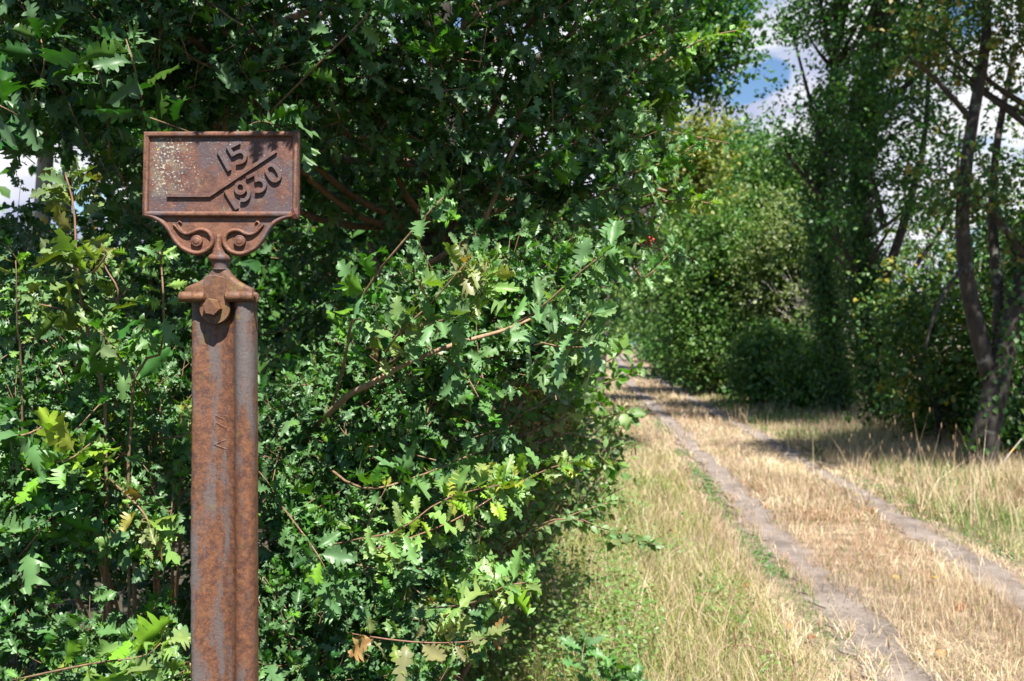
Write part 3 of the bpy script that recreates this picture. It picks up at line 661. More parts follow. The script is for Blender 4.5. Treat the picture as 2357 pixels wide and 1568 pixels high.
# visible limbs
ot.limb([at(1500, -60, 3.6), at(1120, 20, 3.0), at(1050, 130, 3.1), at(950, 330, 3.5)], .007, .010)
ot.limb([at(515, 330, 2.95), at(522, 180, 2.9), at(505, 60, 2.9), at(500, -40, 2.9)], .0085, .006)
ot.limb([at(522, 210, 2.9), at(575, 110, 2.85), at(640, 30, 2.8), at(720, -30, 2.8)], .005, .003)
ot.limb([at(850, 560, 3.6), at(900, 640, 3.3), at(1100, 530, 3.2), at(1180, 350, 3.1), at(1260, 220, 3.2)], .010, .005)
ot.limb([at(560, 60, 2.7), at(440, -20, 2.7)], .004, .003)
def spray(pl, pts, n, size, pal, r=.003, T=OAK, **k):
    pts = list(pts); pts[0] = (pts[0][0]+(pts[0][0]-pts[1][0])*.3, pts[0][1]+(pts[0][1]-pts[1][1])*.3, pts[0][2]+.22)
    P = spline([at(*p) for p in pts], 12); pl.twig.tube(P, np.linspace(r, r*.5, 12), 5); pl.along(P, int(n*1.7), size, pal, T, **k); return P
spray(ot, [(640, 240, 2.6), (760, 120, 2.6), (880, 0, 2.6), (930, -50, 2.6)], 16, .085, 'lit', upbias=.3)
spray(ot, [(1380, 230, 3.9), (1520, 150, 3.9), (1620, 90, 3.9), (1715, 66, 3.9)], 34, .055, ['young', 'lit'][0], .005)
spray(ot, [(1400, 180, 4.0), (1540, 120, 4.0), (1640, 80, 4.0)], 22, .06, 'lit', .004)
spray(ot, [(1380, 320, 3.6), (1480, 270, 3.6), (1560, 235, 3.6)], 22, .08, 'young', .004)
spray(ot, [(1350, 420, 3.4), (1450, 400, 3.5), (1560, 360, 3.6), (1600, 330, 3.6)], 22, .07, 'lit', .004)
spray(ot, [(1400, 500, 3.7), (1500, 470, 3.7), (1580, 460, 3.7), (1640, 470, 3.7)], 22, .065, 'young', .004)
spray(ot, [(1350, 560, 3.7), (1450, 560, 3.7), (1540, 580, 3.8), (1600, 600, 3.8)], 24, .06, 'pale', .004)
spray(ot, [(1380, 260, 3.8), (1500, 290, 3.9), (1600, 315, 3.9), (1680, 330, 3.9)], 8, .05, 'lit', .003)
spray(ot, [(1300, 480, 3.2), (1400, 440, 3.2), (1490, 370, 3.2)], 18, .085, 'pale', .004)
spray(ot, [(1330, 380, 3.4), (1430, 300, 3.5), (1500, 230, 3.6), (1530, 180, 3.6)], 22, .075, 'lit', .004)
spray(ot, [(1300, 150, 3.3), (1420, 110, 3.3), (1530, 60, 3.4), (1600, 10, 3.4)], 24, .08, 'lit', .004)
for pts in ([(60, 260, 2.5), (100, 160, 2.45), (90, 70, 2.45)], [(250, 330, 2.5), (240, 210, 2.45), (200, 110, 2.5)], [(330, 250, 2.5), (310, 160, 2.45), (290, 90, 2.45)], [(90, 300, 2.5), (30, 260, 2.45), (-30, 230, 2.4)],
            [(560, 300, 2.6), (600, 280, 2.55), (660, 300, 2.55)], [(450, 310, 2.5), (370, 280, 2.5), (250, 240, 2.5)]):
    spray(ot, pts, 12, .10, 'dark', .003, upbias=.2)
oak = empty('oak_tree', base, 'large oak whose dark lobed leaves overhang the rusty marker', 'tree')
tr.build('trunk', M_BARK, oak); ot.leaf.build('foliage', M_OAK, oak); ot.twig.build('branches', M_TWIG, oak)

ow = Plant()
for (px, py, t_) in ((612, 335, .56), (640, 352, .60), (590, 358, .58), (480, 322, .55), (505, 316, .62), (455, 312, .58)):
    tg = at(px, py, PY)+np.array(sd)*t_; st0 = np.array([tg[0]-.05, 2.35, 3.25]); st1 = tg+(0, .03, .02)
    ow.twig.tube(spline([st0, (st0+st1)/2+(0, -.06, 0), st1], 8), np.linspace(.003, .0012, 8), 5)
    ow.leaf.inst(OAK[0], np.array([tg+(0, .02, .01)]), frames(np.array([[rng.normal(0, .5), -.5, -.6]]), np.array([[sd[0], sd[1], sd[2]]])), np.array([.062]), pick('lit', 1))
tb_o = ow.twig.build('overhanging_twigs', M_TWIG, oak); ow.leaf.build('leaves', M_OAK, tb_o)

# --- lower left oak thicket
ol = Plant(); bL = np.array([-1.35, 3.2, 0])
Lc = [C(80, 830, 2.75, (.22, .2, .2), 40), C(300, 870, 2.75, (.2, .2, .18), 40), C(400, 930, 2.8, (.14, .15, .14), 24), C(90, 1010, 2.6, (.22, .18, .17), 44), C(310, 1030, 2.6, (.2, .18, .16), 46),
      C(370, 1170, 2.5, (.14, .15, .16), 34), C(170, 1170, 2.45, (.2, .16, .14), 40), C(20, 1200, 2.4, (.15, .16, .16), 34), C(40, 1350, 2.45, (.15, .18, .16), 34), C(90, 1520, 2.35, (.24, .18, .16), 50),
      C(270, 1540, 2.4, (.2, .18, .14), 44), C(400, 1540, 2.55, (.14, .15, .15), 30), C(200, 700, 3.1, (.25, .2, .15), 26), C(40, 680, 2.9, (.18, .2, .12), 24),
      C(330, 1680, 2.3, (.4, .2, .2), 40)]
for c, r_, n, k in Lc:
    ol.clump(c, r_, n, pal=['lit', 'lit', 'dark', 'young'] if rng.random() < .35 else ['lit', 'dark', 'lit'], size=.052, L=.16, **k)
    ol.limb([bL, (bL+c)/2+(0, .35, -.1), c+(0, .1, 0)], .012, .003, wob=.03)
for pts, n, sz, pal in ([[(0, 1180, 2.3), (60, 1150, 2.3), (140, 1030, 2.3), (230, 930, 2.35)], 14, .08, 'lit'], [[(360, 1010, 2.35), (430, 1000, 2.35), (442, 960, 2.3)], 5, .05, 'lit'],
                        [[(0, 1330, 2.3), (70, 1250, 2.3), (170, 1120, 2.35)], 12, .09, 'lit'], [[(130, 960, 2.3), (60, 1000, 2.3), (-20, 990, 2.3)], 9, .11, 'lit'],
                        [[(80, 1060, 2.25), (150, 1060, 2.2), (210, 1020, 2.2)], 9, .09, 'young'], [[(270, 1120, 2.2), (330, 1180, 2.2), (350, 1240, 2.2)], 9, .06, 'rust'],
                        [[(60, 1560, 2.1), (200, 1530, 2.1), (330, 1510, 2.1), (370, 1480, 2.1)], 18, .085, 'young'], [[(340, 1600, 2.2), (400, 1560, 2.15), (430, 1540, 2.15)], 8, .06, 'rust'],
                        [[(330, 900, 2.4), (280, 830, 2.35), (230, 760, 2.3)], 8, .13, 'lit'], [[(260, 1130, 2.4), (150, 1100, 2.35), (60, 1080, 2.3)], 12, .085, 'lit']):
    spray(ol, pts, n, sz, pal, .003, upbias=.5)
ol.finish('oak_bush', 'dense low oak bush filling the left side in front of the post', 'bush', bL)

# --- right oak bush with its long bare branch
orr = Plant(); bR = np.array([-.55, 3.6, 0])
Rc = [C(880, 740, 3.0, (.15, .15, .12), 30), C(1020, 700, 2.95, (.18, .16, .14), 46), C(1180, 680, 3.0, (.2, .18, .15), 60), C(1290, 640, 3.1, (.13, .15, .12), 34), C(760, 900, 2.9, (.13, .15, .12), 26), C(900, 860, 2.85, (.17, .15, .13), 44),
      C(1060, 830, 2.9, (.18, .16, .14), 50), C(1210, 790, 3.0, (.16, .16, .13), 44), C(690, 1020, 2.8, (.16, .15, .15), 40), C(850, 1010, 2.8, (.18, .15, .15), 50), C(1020, 960, 2.95, (.18, .16, .15), 48),
      C(1120, 1060, 3.2, (.17, .16, .16), 34), C(660, 1180, 2.7, (.15, .15, .15), 40), C(800, 1150, 2.75, (.16, .15, .14), 44), C(960, 1120, 2.9, (.17, .15, .15), 44), C(680, 1340, 2.65, (.17, .15, .15), 44),
      C(830, 1300, 2.65, (.18, .15, .15), 50), C(970, 1290, 2.8, (.15, .15, .14), 36), C(700, 1500, 2.5, (.18, .15, .14), 50), C(860, 1480, 2.55, (.17, .15, .14), 48), C(1000, 1470, 2.7, (.15, .15, .13), 36), C(800, 1640, 2.4, (.35, .2, .15), 46),
      C(1080, 1370, 3.1, (.14, .15, .16), 22), C(640, 830, 3.4, (.10, .15, .2), 8)]
for c, r_, n, k in Rc:
    orr.clump(c, r_, n, pal=['lit', 'pale', 'lit', 'dark'] if c[2] > 1.45 else ['lit', 'lit', 'dark', 'lit', 'young'] if rng.random() < .4 else ['lit', 'lit', 'dark'], size=.054, L=.16, **k)
    if rng.random() < .6: orr.limb([bR, (bR+c)/2+(0, .35, -.1), c+(0, .1, 0)], .010, .003, wob=.03)
rb_obj = orr.finish('oak_bush', 'sunlit oak bush with a long bare branch right of the rusty post', 'bush', bR)
lb = MB(); bp_ = Plant()
P = spline([at(*p) for p in [(590, 1190, 3.1), (700, 1020, 2.85), (790, 920, 2.62), (850, 885, 2.55), (930, 840, 2.55), (1040, 795, 2.55), (1160, 760, 2.6), (1220, 735, 2.65)]], 40)
lb.tube(P, np.linspace(.0105, .0035, 40)*(1+.06*np.sin(np.arange(40)*1.9)), 10)
for pts, n, sz, pal, r_ in ([[(760, 950, 2.6), (790, 850, 2.5), (810, 740, 2.45), (860, 640, 2.4), (960, 520, 2.35), (1020, 455, 2.3)], 24, .075, 'lit', .0045], [[(850, 885, 2.55), (900, 790, 2.45), (990, 700, 2.4), (1060, 620, 2.35), (1075, 600, 2.35)], 18, .075, 'rust', .0035],
                            [[(1160, 760, 2.6), (1230, 720, 2.5), (1310, 650, 2.45), (1370, 600, 2.4), (1420, 575, 2.4)], 26, .075, 'pale', .0035], [[(1160, 760, 2.6), (1250, 790, 2.5), (1330, 800, 2.45), (1375, 790, 2.4)], 12, .10, 'pale', .0035],
                            [[(1250, 790, 2.5), (1320, 770, 2.45), (1360, 720, 2.4)], 6, .08, 'pale', .0025], [[(1040, 795, 2.55), (1080, 730, 2.45), (1110, 660, 2.4), (1120, 600, 2.4)], 18, .07, 'young', .003],
                            [[(720, 1040, 2.65), (820, 1120, 2.5), (950, 1100, 2.5), (1100, 1040, 2.5)], 20, .075, 'lit', .004], [[(1000, 810, 2.5), (1060, 850, 2.45), (1110, 930, 2.4)], 16, .075, 'lit', .003],
                            [[(900, 850, 2.5), (960, 760, 2.4), (1060, 730, 2.35)], 16, .07, 'pale', .003]):
    spray(bp_, pts, n, sz, pal, r_, upbias=.6)
M_BR = bark_mat('light_brown_bark', (.17, .105, .06), (.32, .21, .125), None, 20, .4)  # lighter brown bark than the twigs
br = lb.build('branch', M_BR, rb_obj); bp_.leaf.build('leaves', M_OAK, br); bp_.twig.build('twigs', M_TWIG, br)
for pts, n, sz, pal in ([[(740, 1260, 2.4), (830, 1240, 2.35), (920, 1220, 2.3), (1020, 1150, 2.3), (1130, 1120, 2.3), (1165, 1115, 2.3)], 24, .07, 'young'],
                        [[(780, 1290, 2.5), (940, 1240, 2.45), (1060, 1190, 2.5), (1160, 1130, 2.5), (1260, 1080, 2.5), (1330, 1060, 2.5)], 24, .07, 'young'],
                        [[(820, 1270, 2.4), (850, 1200, 2.35), (890, 1120, 2.3)], 5, .06, 'young'],
                        [[(980, 1400, 2.4), (1080, 1390, 2.35), (1160, 1350, 2.3), (1220, 1340, 2.3)], 18, .075, 'young'],
                        [[(760, 1450, 2.35), (880, 1470, 2.3), (1000, 1480, 2.3), (1100, 1475, 2.25), (1135, 1465, 2.25)], 16, .07, 'rust'],
                        [[(600, 1470, 2.4), (700, 1400, 2.35), (760, 1340, 2.3)], 10, .09, 'lit'], [[(660, 1180, 2.3), (720, 1260, 2.3), (760, 1330, 2.3)], 9, .075, 'lit']):
    sp = Plant(); spray(sp, pts, int(n*1.35), sz*.92, pal, .0023, upbias=.6, T=OAK+NARROW)
    s_o = sp.twig.build('shoot', M_RTWIG if pal != 'lit' else M_TWIG, rb_obj); sp.leaf.build('leaves', M_OAK, s_o)

# --- oak shoots standing alone
def sapling(pts, n, sz, pal, r, label, T=OAK, tm=None, side=None, ub=.4):
    p = Plant(); P = spline([at(*q_) for q_ in pts], 14); p.twig.tube(P, np.linspace(r, r*.4, 14), 7); p.along(P, n, sz, pal, T, ub, spread=1.3, start=.3)
    for q_ in (side or []): spray(p, *q_)
    return p.finish('oak_sapling', label, 'sapling', P[0], tmat=tm, tname='stem')
sapling([(230, 1700, 2.5), (245, 1000, 2.4), (205, 780, 2.35), (180, 650, 2.3), (170, 480, 2.3), (150, 400, 2.3)], 60, .085, [(.07, .10, .025), (.10, .13, .03), (.13, .12, .03), (.16, .20, .04)], .0045, 'tall olive oak sapling on a reddish stem left of the post', NARROW, M_RTWIG,
        [([(205, 780, 2.35), (150, 720, 2.3), (90, 700, 2.25)], 8, .07, 'olive'), ([(180, 650, 2.3), (220, 620, 2.25), (250, 580, 2.2)], 6, .07, 'young'), ([(200, 760, 2.3), (270, 690, 2.3), (240, 610, 2.3)], 9, .06, 'olive')])
sapling([(300, 1700, 2.5), (300, 930, 2.4), (370, 810, 2.35), (376, 700, 2.3), (372, 620, 2.3), (368, 580, 2.3)], 30, .055, [(.08, .17, .05), (.11, .22, .06), (.16, .27, .05)], .004, 'slim oak sapling with a tuft of curled leaves close left of the post', OAK, None, None, .5)
sapling([(1340, 1700, 3.9), (1370, 1600, 3.9), (1400, 1560, 3.9), (1440, 1530, 3.9)], 34, .085, 'lit', .005, 'small oak sapling at the bottom edge in the grass beside the track', OAK, None,
        [([(1370, 1600, 3.9), (1340, 1540, 3.8), (1345, 1480, 3.8)], 12, .09, 'lit'), ([(1400, 1560, 3.9), (1430, 1590, 3.8), (1480, 1570, 3.8)], 10, .08, 'pale')], .6)
sapling([(60, 1700, 2.6), (50, 900, 2.4), (40, 760, 2.35), (38, 640, 2.3), (36, 600, 2.3)], 16, .06, 'young', .003, 'thin pale oak sapling with few leaves at the far left edge', NARROW)

for pts, n, sz, pal in ([[(1240, 500, 3.2), (1330, 520, 3.2), (1430, 470, 3.25)], 16, .075, 'pale'], [[(1300, 330, 3.4), (1400, 330, 3.4), (1490, 340, 3.5)], 18, .07, 'lit'], [[(1400, 650, 3.6), (1480, 640, 3.6), (1560, 560, 3.7)], 18, .055, 'lit'], [[(1350, 250, 3.5), (1450, 210, 3.5), (1510, 150, 3.5)], 18, .07, 'lit']):
    sp = Plant(); spray(sp, pts, n, sz, pal, .003, upbias=.7); s_o = sp.twig.build('shoot', M_TWIG, oak); sp.leaf.build('leaves', M_OAK, s_o)

# --- ovate shrub at the end of the hedge, brambles, hawthorn
def shrub(name, label, cat, base, clumps, pal, T, size, L, nl, mat=None, seedn=1.0, tm=None, extra=None):
    p = Plant()
    for (c, r_, n) in clumps:
        p.clump(c, r_, int(n*seedn), pal=pal, size=size, L=L, nl=nl, T=T, front=.8, tw=.003)
        p.limb([np.array(base), (np.array(base)+c)/2+(0, 0, -.05), c], .02, .005, wob=.04)
    if extra: extra(p)
    return p.finish(name, label, cat, base, mat or M_OVATE, tm or M_TWIG)
G1 = [(.065, .17, .02), (.09, .21, .024), (.05, .13, .022), (.13, .26, .03)]
def ex(p):
    for pts in ([(1400, 880, 5.5), (1440, 865, 5.3), (1475, 850, 5.2)], [(1390, 960, 5.2), (1430, 950, 5.0), (1460, 955, 5.0)], [(1380, 840, 5.5), (1420, 820, 5.4), (1440, 800, 5.4)], [(1380, 1010, 5), (1400, 1050, 5), (1425, 1070, 5)]):
        spray(p, pts, 10, .075, G1, .004, OVATE)
shrub('dogwood_shrub', 'broad oval leaved green shrub where the hedge meets the track', 'shrub', at(1150, 1250, 5.8)*(1, 1, 0),
      [(at(1250, 760, 5.4), (.3, .3, .3), 50), (at(1295, 830, 5.9), (.22, .3, .3), 50), (at(1250, 900, 5.3), (.3, .3, .28), 50), (at(1290, 700, 6.2), (.25, .35, .3), 44), (at(1290, 930, 6.3), (.22, .3, .3), 44), (at(1220, 640, 5.8), (.35, .3, .3), 40), (at(1310, 620, 7.), (.25, .4, .35), 40), (at(1180, 880, 5), (.3, .3, .3), 34)],
      G1, OVATE, .075, .28, 11, extra=ex)
shrub('dogwood_shrub', 'dark oval leaved shrub seen behind the green shrub along the track', 'shrub', at(1360, 1010, 10)*(1, 1, 0),
      [(at(1250, 740, 9), (.4, .6, .7), 70), (at(1260, 880, 9.5), (.4, .6, .6), 70), (at(1270, 640, 10), (.45, .6, .6), 60), (at(1300, 760, 13), (.45, .9, .9), 60), (at(1310, 680, 16), (.5, 1, 1.2), 60), (at(1240, 600, 9), (.5, .6, .7), 50)],
      [(.035, .11, .025), (.05, .15, .03), (.08, .19, .035)], SIMPLE, .11, .4, 12)
BR = [(.07, .17, .03), (.10, .22, .04), (.15, .25, .05), (.16, .15, .05), (.05, .12, .03), (.26, .28, .18)]
def flw(p):
    for (px, py, Y) in ((1205, 890, 4.4), (1225, 900, 4.4), (1190, 915, 4.4), (1290, 950, 4.5), (1310, 970, 4.5), (1285, 985, 4.5), (1220, 985, 4.3), (1190, 960, 4.3)):
        c = at(px, py, Y); n = 70; o = c+rng.normal(0, .03, (n, 3)); 
        fl_ = MB(); flh.append(fl_); fl_.inst(SIMPLE[1], o, frames(rng.normal(size=(n, 3)), rng.normal(size=(n, 3))), rng.uniform(.008, .016, n), pick([(.35, .17, .07), (.42, .24, .11), (.25, .12, .05)], n))
    for pts in ([(1080, 1150, 4), (1150, 1000, 4.2), (1250, 930, 4.3), (1330, 920, 4.4)], [(1180, 1050, 4.3), (1290, 1000, 4.4), (1350, 1010, 4.5), (1400, 1080, 4.5)], [(1150, 1100, 4), (1250, 1180, 4), (1350, 1200, 4.1), (1430, 1260, 4.2)], [(1200, 1000, 4.2), (1320, 950, 4.3), (1280, 920, 4.3)]):
        spray(p, pts, 18, .05, BR, .004, OVATE)
flh = []
bb = shrub('bramble_bush', 'tangled bramble with dead brown flower heads below the oval leaved shrub', 'bush', at(1090, 1200, 5.4)*(1, 1, 0),
      [(at(1180, 960, 4.8), (.28, .3, .25), 44), (at(1270, 1010, 5), (.3, .3, .25), 50), (at(1330, 1080, 5.2), (.3, .3, .22), 46), (at(1180, 1100, 4.5), (.3, .3, .25), 46), (at(1270, 1150, 5.0), (.28, .3, .14), 40), (at(1120, 1220, 4.1), (.25, .3, .25), 36), (at(1090, 1120, 4.2), (.25, .25, .25), 30), (at(1370, 1000, 5.6), (.18, .3, .2), 24), (at(1170, 1330, 5.2), (.24, .3, .12), 30), (at(1080, 1480, 4.9), (.22, .3, .12), 26), (at(1310, 1180, 6.0), (.2, .3, .12), 24)],
      BR, OVATE, .046, .24, 12, tm=bark_mat('bramble_cane', (.16, .09, .07), (.30, .19, .14), None, 15), extra=flw)
for fl_ in flh: fl_.build('flower_head', M_GRASS, bb)
HW = [(.09, .19, .05), (.13, .23, .08), (.07, .15, .05)]
def hx_(p):
    for pts in ([(1080, 1330, 3.6), (1200, 1240, 3.7), (1330, 1180, 3.8), (1430, 1150, 3.9)], [(1100, 1300, 3.6), (1260, 1200, 3.6), (1400, 1220, 3.7), (1520, 1260, 3.8)], [(1180, 1260, 3.7), (1300, 1120, 3.8), (1370, 1060, 3.9)], [(1060, 1380, 3.5), (1180, 1330, 3.6), (1280, 1270, 3.7)]):
        spray(p, pts, 50, .030, HW, .0035, OVATE)
shrub('hawthorn_bush', 'fine leaved thorn bush reaching over the grass below the brambles', 'bush', at(1000, 1450, 4.1)*(1, 1, 0),
      [(at(1120, 1200, 3.9), (.2, .2, .12), 40), (at(1180, 1260, 4.0), (.18, .2, .08), 26), (at(1070, 1300, 3.7), (.18, .2, .15), 36), (at(1080, 1420, 3.9), (.16, .2, .13), 28), (at(1050, 1200, 3.6), (.18, .2, .15), 34)],
      HW, OVATE, .028, .18, 16, extra=hx_)
# red berries hanging at the hedge end
bs = MB()
be = at(1495, 553, 3.75)
bt_ = empty('berry_cluster', be, 'small cluster of red berries hanging at the right edge of the hedge', 'berries')
for i in range(9):
    c = be+rng.normal(0, .011, 3); r_ = .0055; ring_ = [(c[2]+r_*math.cos(t), r_*math.sin(t)) for t in np.linspace(.05, math.pi-.05, 6)]
    bs.tube([(c[0], c[1], z) for z, _ in ring_], [a for _, a in ring_], 8)
mb_ = bpy.data.materials.new('red_berry'); mb_.use_nodes = True; mb_.node_tree.nodes['Principled BSDF'].inputs['Base Color'].default_value = (.55, .05, .02, 1); mb_.node_tree.nodes['Principled BSDF'].inputs['Roughness'].default_value = .3
bs.build('berries', mb_, bt_)
st_ = MB(); st_.tube([at(1440, 530, 3.78), at(1480, 538, 3.76), be], [.002, .0015, .001], 5); st_.build('stalk', M_TWIG, bt_)

# ------------------------------------------------------------------ trees
def tree(name, label, base, h, crown, ncl, per, lsize, pal, tr_r=.12, lean=(0, 0), bark=None, ivy=None, group=None, sig=.28, limbs=10, T=SIMPLE, mat=None, forks=None, trunk_top=None, cat='tree'):
    """crown: ellipsoids (x,y,z,rx,ry,rz) in world coordinates; leaves gather in clumps at the ends of limbs"""
    base = np.array([base[0], base[1], float(gz(base[0], base[1]))-.05]); e = empty(name, base, label, cat, group)
    t = MB(); k = 14
    top = np.array([base[0]+lean[0], base[1]+lean[1], trunk_top or h*.8])
    mid = (base+top)/2+np.array([rng.normal(0, .02*h), 0, 0])-np.array([lean[0]*.12, 0, 0])
    P = spline([base, mid, top], k); t.tube(P, np.linspace(tr_r, tr_r*.35, k)*(1+.35*np.exp(-np.arange(k)*1.2)), 10)
    t.build('trunk', bark or M_BARK, e)
    L = MB(); B = MB(); vol = np.array([c[3]*c[4]*c[5] for c in crown]); vol = vol/vol.sum(); cs = []
    for c, v_ in zip(crown, vol):
        m = max(1, int(round(ncl*1.55*v_))); d = unit(rng.normal(size=(m, 3))); r_ = rng.uniform(.15, 1, m)**.45
        cs.append(np.array(c[:3])+d*r_[:, None]*np.array(c[3:6]))
    cs = np.concatenate(cs); cs = cs[cs[:, 2] > base[2]+.15]
    lob = vnoise(cs[:, 0]*.9+cs[:, 1]*.5+7, cs[:, 2]*.9+3, int(abs(base[0])*10) % 50); cs = cs[lob > .36]
    sub = max(2, per//8); q8 = 8; c2_ = np.repeat(cs, sub, 0); c2_ = c2_+rng.normal(0, 1, c2_.shape)*np.repeat(rng.uniform(.5, 1.5, len(cs))*sig, sub)[:, None]*np.array([1, 1, .75])
    n = len(c2_)*q8; per = sub*q8
    o = np.repeat(c2_, q8, 0)+rng.normal(0, lsize*1.0, (n, 3))*np.array([1, 1, .8]); o[:, 2] = np.maximum(o[:, 2], base[2]+.05)
    a = np.array(pal); tone = np.repeat(rng.integers(0, len(a), len(cs)), per); c = a[np.where(rng.random(n) < .6, tone, rng.integers(0, len(a), n))]*rng.uniform(.7, 1.3, (n, 1))
    d = rng.normal(size=(n, 3))+np.array([0, 0, -.4]); nr = rng.normal(0, .6, (n, 3))+np.array([0, -.2, 1.]); ti = rng.integers(0, len(T), n); M = frames(d, nr); s_ = lsize*rng.uniform(.7, 1.5, n)
    for q_ in range(len(T)):
        m_ = ti == q_; L.inst(T[q_], o[m_], M[m_], s_[m_], c[m_])
    L.build('crown', mat or M_LEAF, e)
    for i in rng.choice(len(cs), min(limbs, len(cs)), replace=False):
        j = int(np.clip(np.searchsorted(P[:, 2], cs[i][2]-.35*np.linalg.norm(cs[i][:2]-top[:2])-.6), 2, k-1)); p0 = P[j]
        B = MB(); B.tube(spline([p0, (p0+cs[i])/2+np.array([0, 0, .1*np.linalg.norm(cs[i]-p0)])*rng.uniform(-1, 1), cs[i]], 9), np.linspace(max(.012, tr_r*.32), .006, 9), 6); B.build('limb', bark or M_BARK, e)
    for f in (forks or []):
        pts = [np.array(p) for p in f[0]]; B = MB(); B.tube(spline(pts, 14), np.linspace(f[1], f[2], 14), 9); B.build('limb', bark or M_BARK, e)
    if ivy:
        I_ = MB(); n = ivy[0]; u = rng.uniform(0, ivy[2] if len(ivy) > 2 else .85, n)*(k-1); i = np.minimum(u.astype(int), k-2); p = P[i]*(1-(u-i))[:, None]+P[i+1]*(u-i)[:, None]
        th = rng.uniform(0, 2*np.pi, n); rr = (tr_r*.8+ivy[1]*rng.uniform(.1, 1, n))*(1+.3*np.sin(p[:, 2]*3+th*2)); nd = np.stack([np.cos(th), np.sin(th), .3+0*th], 1)
        I_.inst(SIMPLE[1], p+nd*rr[:, None]*np.array([1, 1, 0]), frames(rng.normal(0, .5, (n, 3))+(0, 0, -1), nd+rng.normal(0, .3, (n, 3))), rng.uniform(.05, .1, n)*ivy[3] if len(ivy) > 3 else rng.uniform(.05, .1, n), pick([(.03, .09, .02), (.045, .12, .025), (.07, .16, .03)], n))
        I_.build('ivy', M_LEAF, e)
    return e
def el(px, py, Y, rpx, ry, rpz):
    c = at(px, py, Y); return (c[0], c[1], c[2], rpx/F*Y, ry, rpz/F*Y)
GD = [(.022, .08, .016), (.032, .10, .02), (.05, .13, .024), (.065, .15, .028)]
GM = [(.032, .095, .016), (.055, .135, .022), (.085, .17, .032), (.13, .205, .05)]
GY = [(.12, .16, .03), (.17, .19, .035), (.24, .23, .045), (.09, .14, .03)]
# right row
x, y = gpt(1925, 962); 
tree('ivy_tree', 'ivy wrapped tree, left one of the pair behind the dry verge', (x, y), 11, [el(1870, 120, 20, 110, 1.6, 150), el(1890, 340, 20, 110, 1.6, 130), el(1990, 60, 20, 170, 1.8, 140), el(1810, 250, 19.5, 80, 1.2, 110), el(1745, 270, 19.5, 45, .7, 60), (7.0, 17, 10, 3.2, 2.8, 1.2)], 560, 40, .08, GD, .17, (.1, 0), ivy=(9000, .26, .8), limbs=26, sig=.26,
     forks=[([at(1935, 560, 20.5), at(1900, 470, 20.3), at(1830, 380, 20), at(1800, 330, 19.5)], .07, .02), ([at(1935, 480, 20.5), at(1870, 250, 20.3), at(1820, 60, 20)], .06, .02)])
x, y = gpt(2040, 975)
tree('ivy_tree', 'thick ivy wrapped tree, right one of the pair with forked limbs', (x, y), 12, [el(2080, 150, 18, 150, 1.6, 190), el(2140, 400, 18, 120, 1.4, 140), el(2010, 260, 18, 100, 1.4, 150), el(1900, 560, 18, 80, 1.2, 120), (8.2, 15, 9, 3, 2.8, 1.1)], 540, 40, .075, GD, .20, (.05, 0), ivy=(11000, .30, .7), limbs=26, sig=.25,
     forks=[([at(2040, 640, 19), at(2090, 480, 18.8), at(2130, 300, 18.6), at(2140, 60, 18.5)], .10, .03), ([at(2045, 700, 19), at(2110, 610, 18.8), at(2190, 480, 18.6), at(2210, 300, 18)], .06, .02), ([at(2035, 520, 19), at(1990, 330, 19), at(1960, 100, 19)], .07, .03)])
x, y = gpt(2250, 1085)
tree('leaning_tree', 'dark trunked tree leaning right with a low fork at the right edge', (x, y), 9, [el(2230, 60, 12, 130, 1.2, 110), el(2330, 250, 12, 110, 1.2, 120), el(2250, 420, 12.5, 80, 1., 90), el(2420, 90, 12, 140, 1.3, 160), el(2130, 250, 12.5, 70, .8, 160), el(2380, 600, 13, 90, 1, 180), (6.6, 10, 7.2, 2.0, 2.2, .8)], 540, 34, .065, [(.03, .08, .016), (.045, .10, .02), (.07, .12, .024), (.16, .13, .03)], .18, (1.25, 0), M_BARK, ivy=(900, .08, .9), limbs=22, sig=.24, trunk_top=4.3,
     forks=[([at(2285, 880, 12.6), at(2255, 780, 12.6), at(2225, 640, 12.6), at(2215, 480, 12.5), at(2235, 300, 12.4), at(2270, 90, 12.3), at(2260, -80, 12.2)], .12, .05), ([at(2290, 860, 12.7), at(2300, 700, 12.8), at(2285, 520, 12.9), at(2295, 330, 13), at(2340, 100, 13)], .085, .035), ([at(2225, 600, 12.6), at(2160, 700, 12.2), at(2130, 800, 12)], .03, .012), ([at(2240, 280, 12.4), at(2160, 190, 12.2), at(2090, 130, 12)], .04, .015)])
x, y = gpt(2085, 985)
tree('pale_sapling', 'thin pale trunked young tree with yellowing leaves between the dark trunks', (x-.15, 15.5), 4, [el(2090, 700, 15.5, 70, .7, 90), el(2110, 880, 15.3, 70, .7, 80)], 60, 26, .07, [(.07, .15, .025), (.12, .17, .03), (.26, .22, .03), (.05, .11, .02), (.05, .11, .02)], .045, (.05, 0), M_PALE, limbs=8, sig=.2)
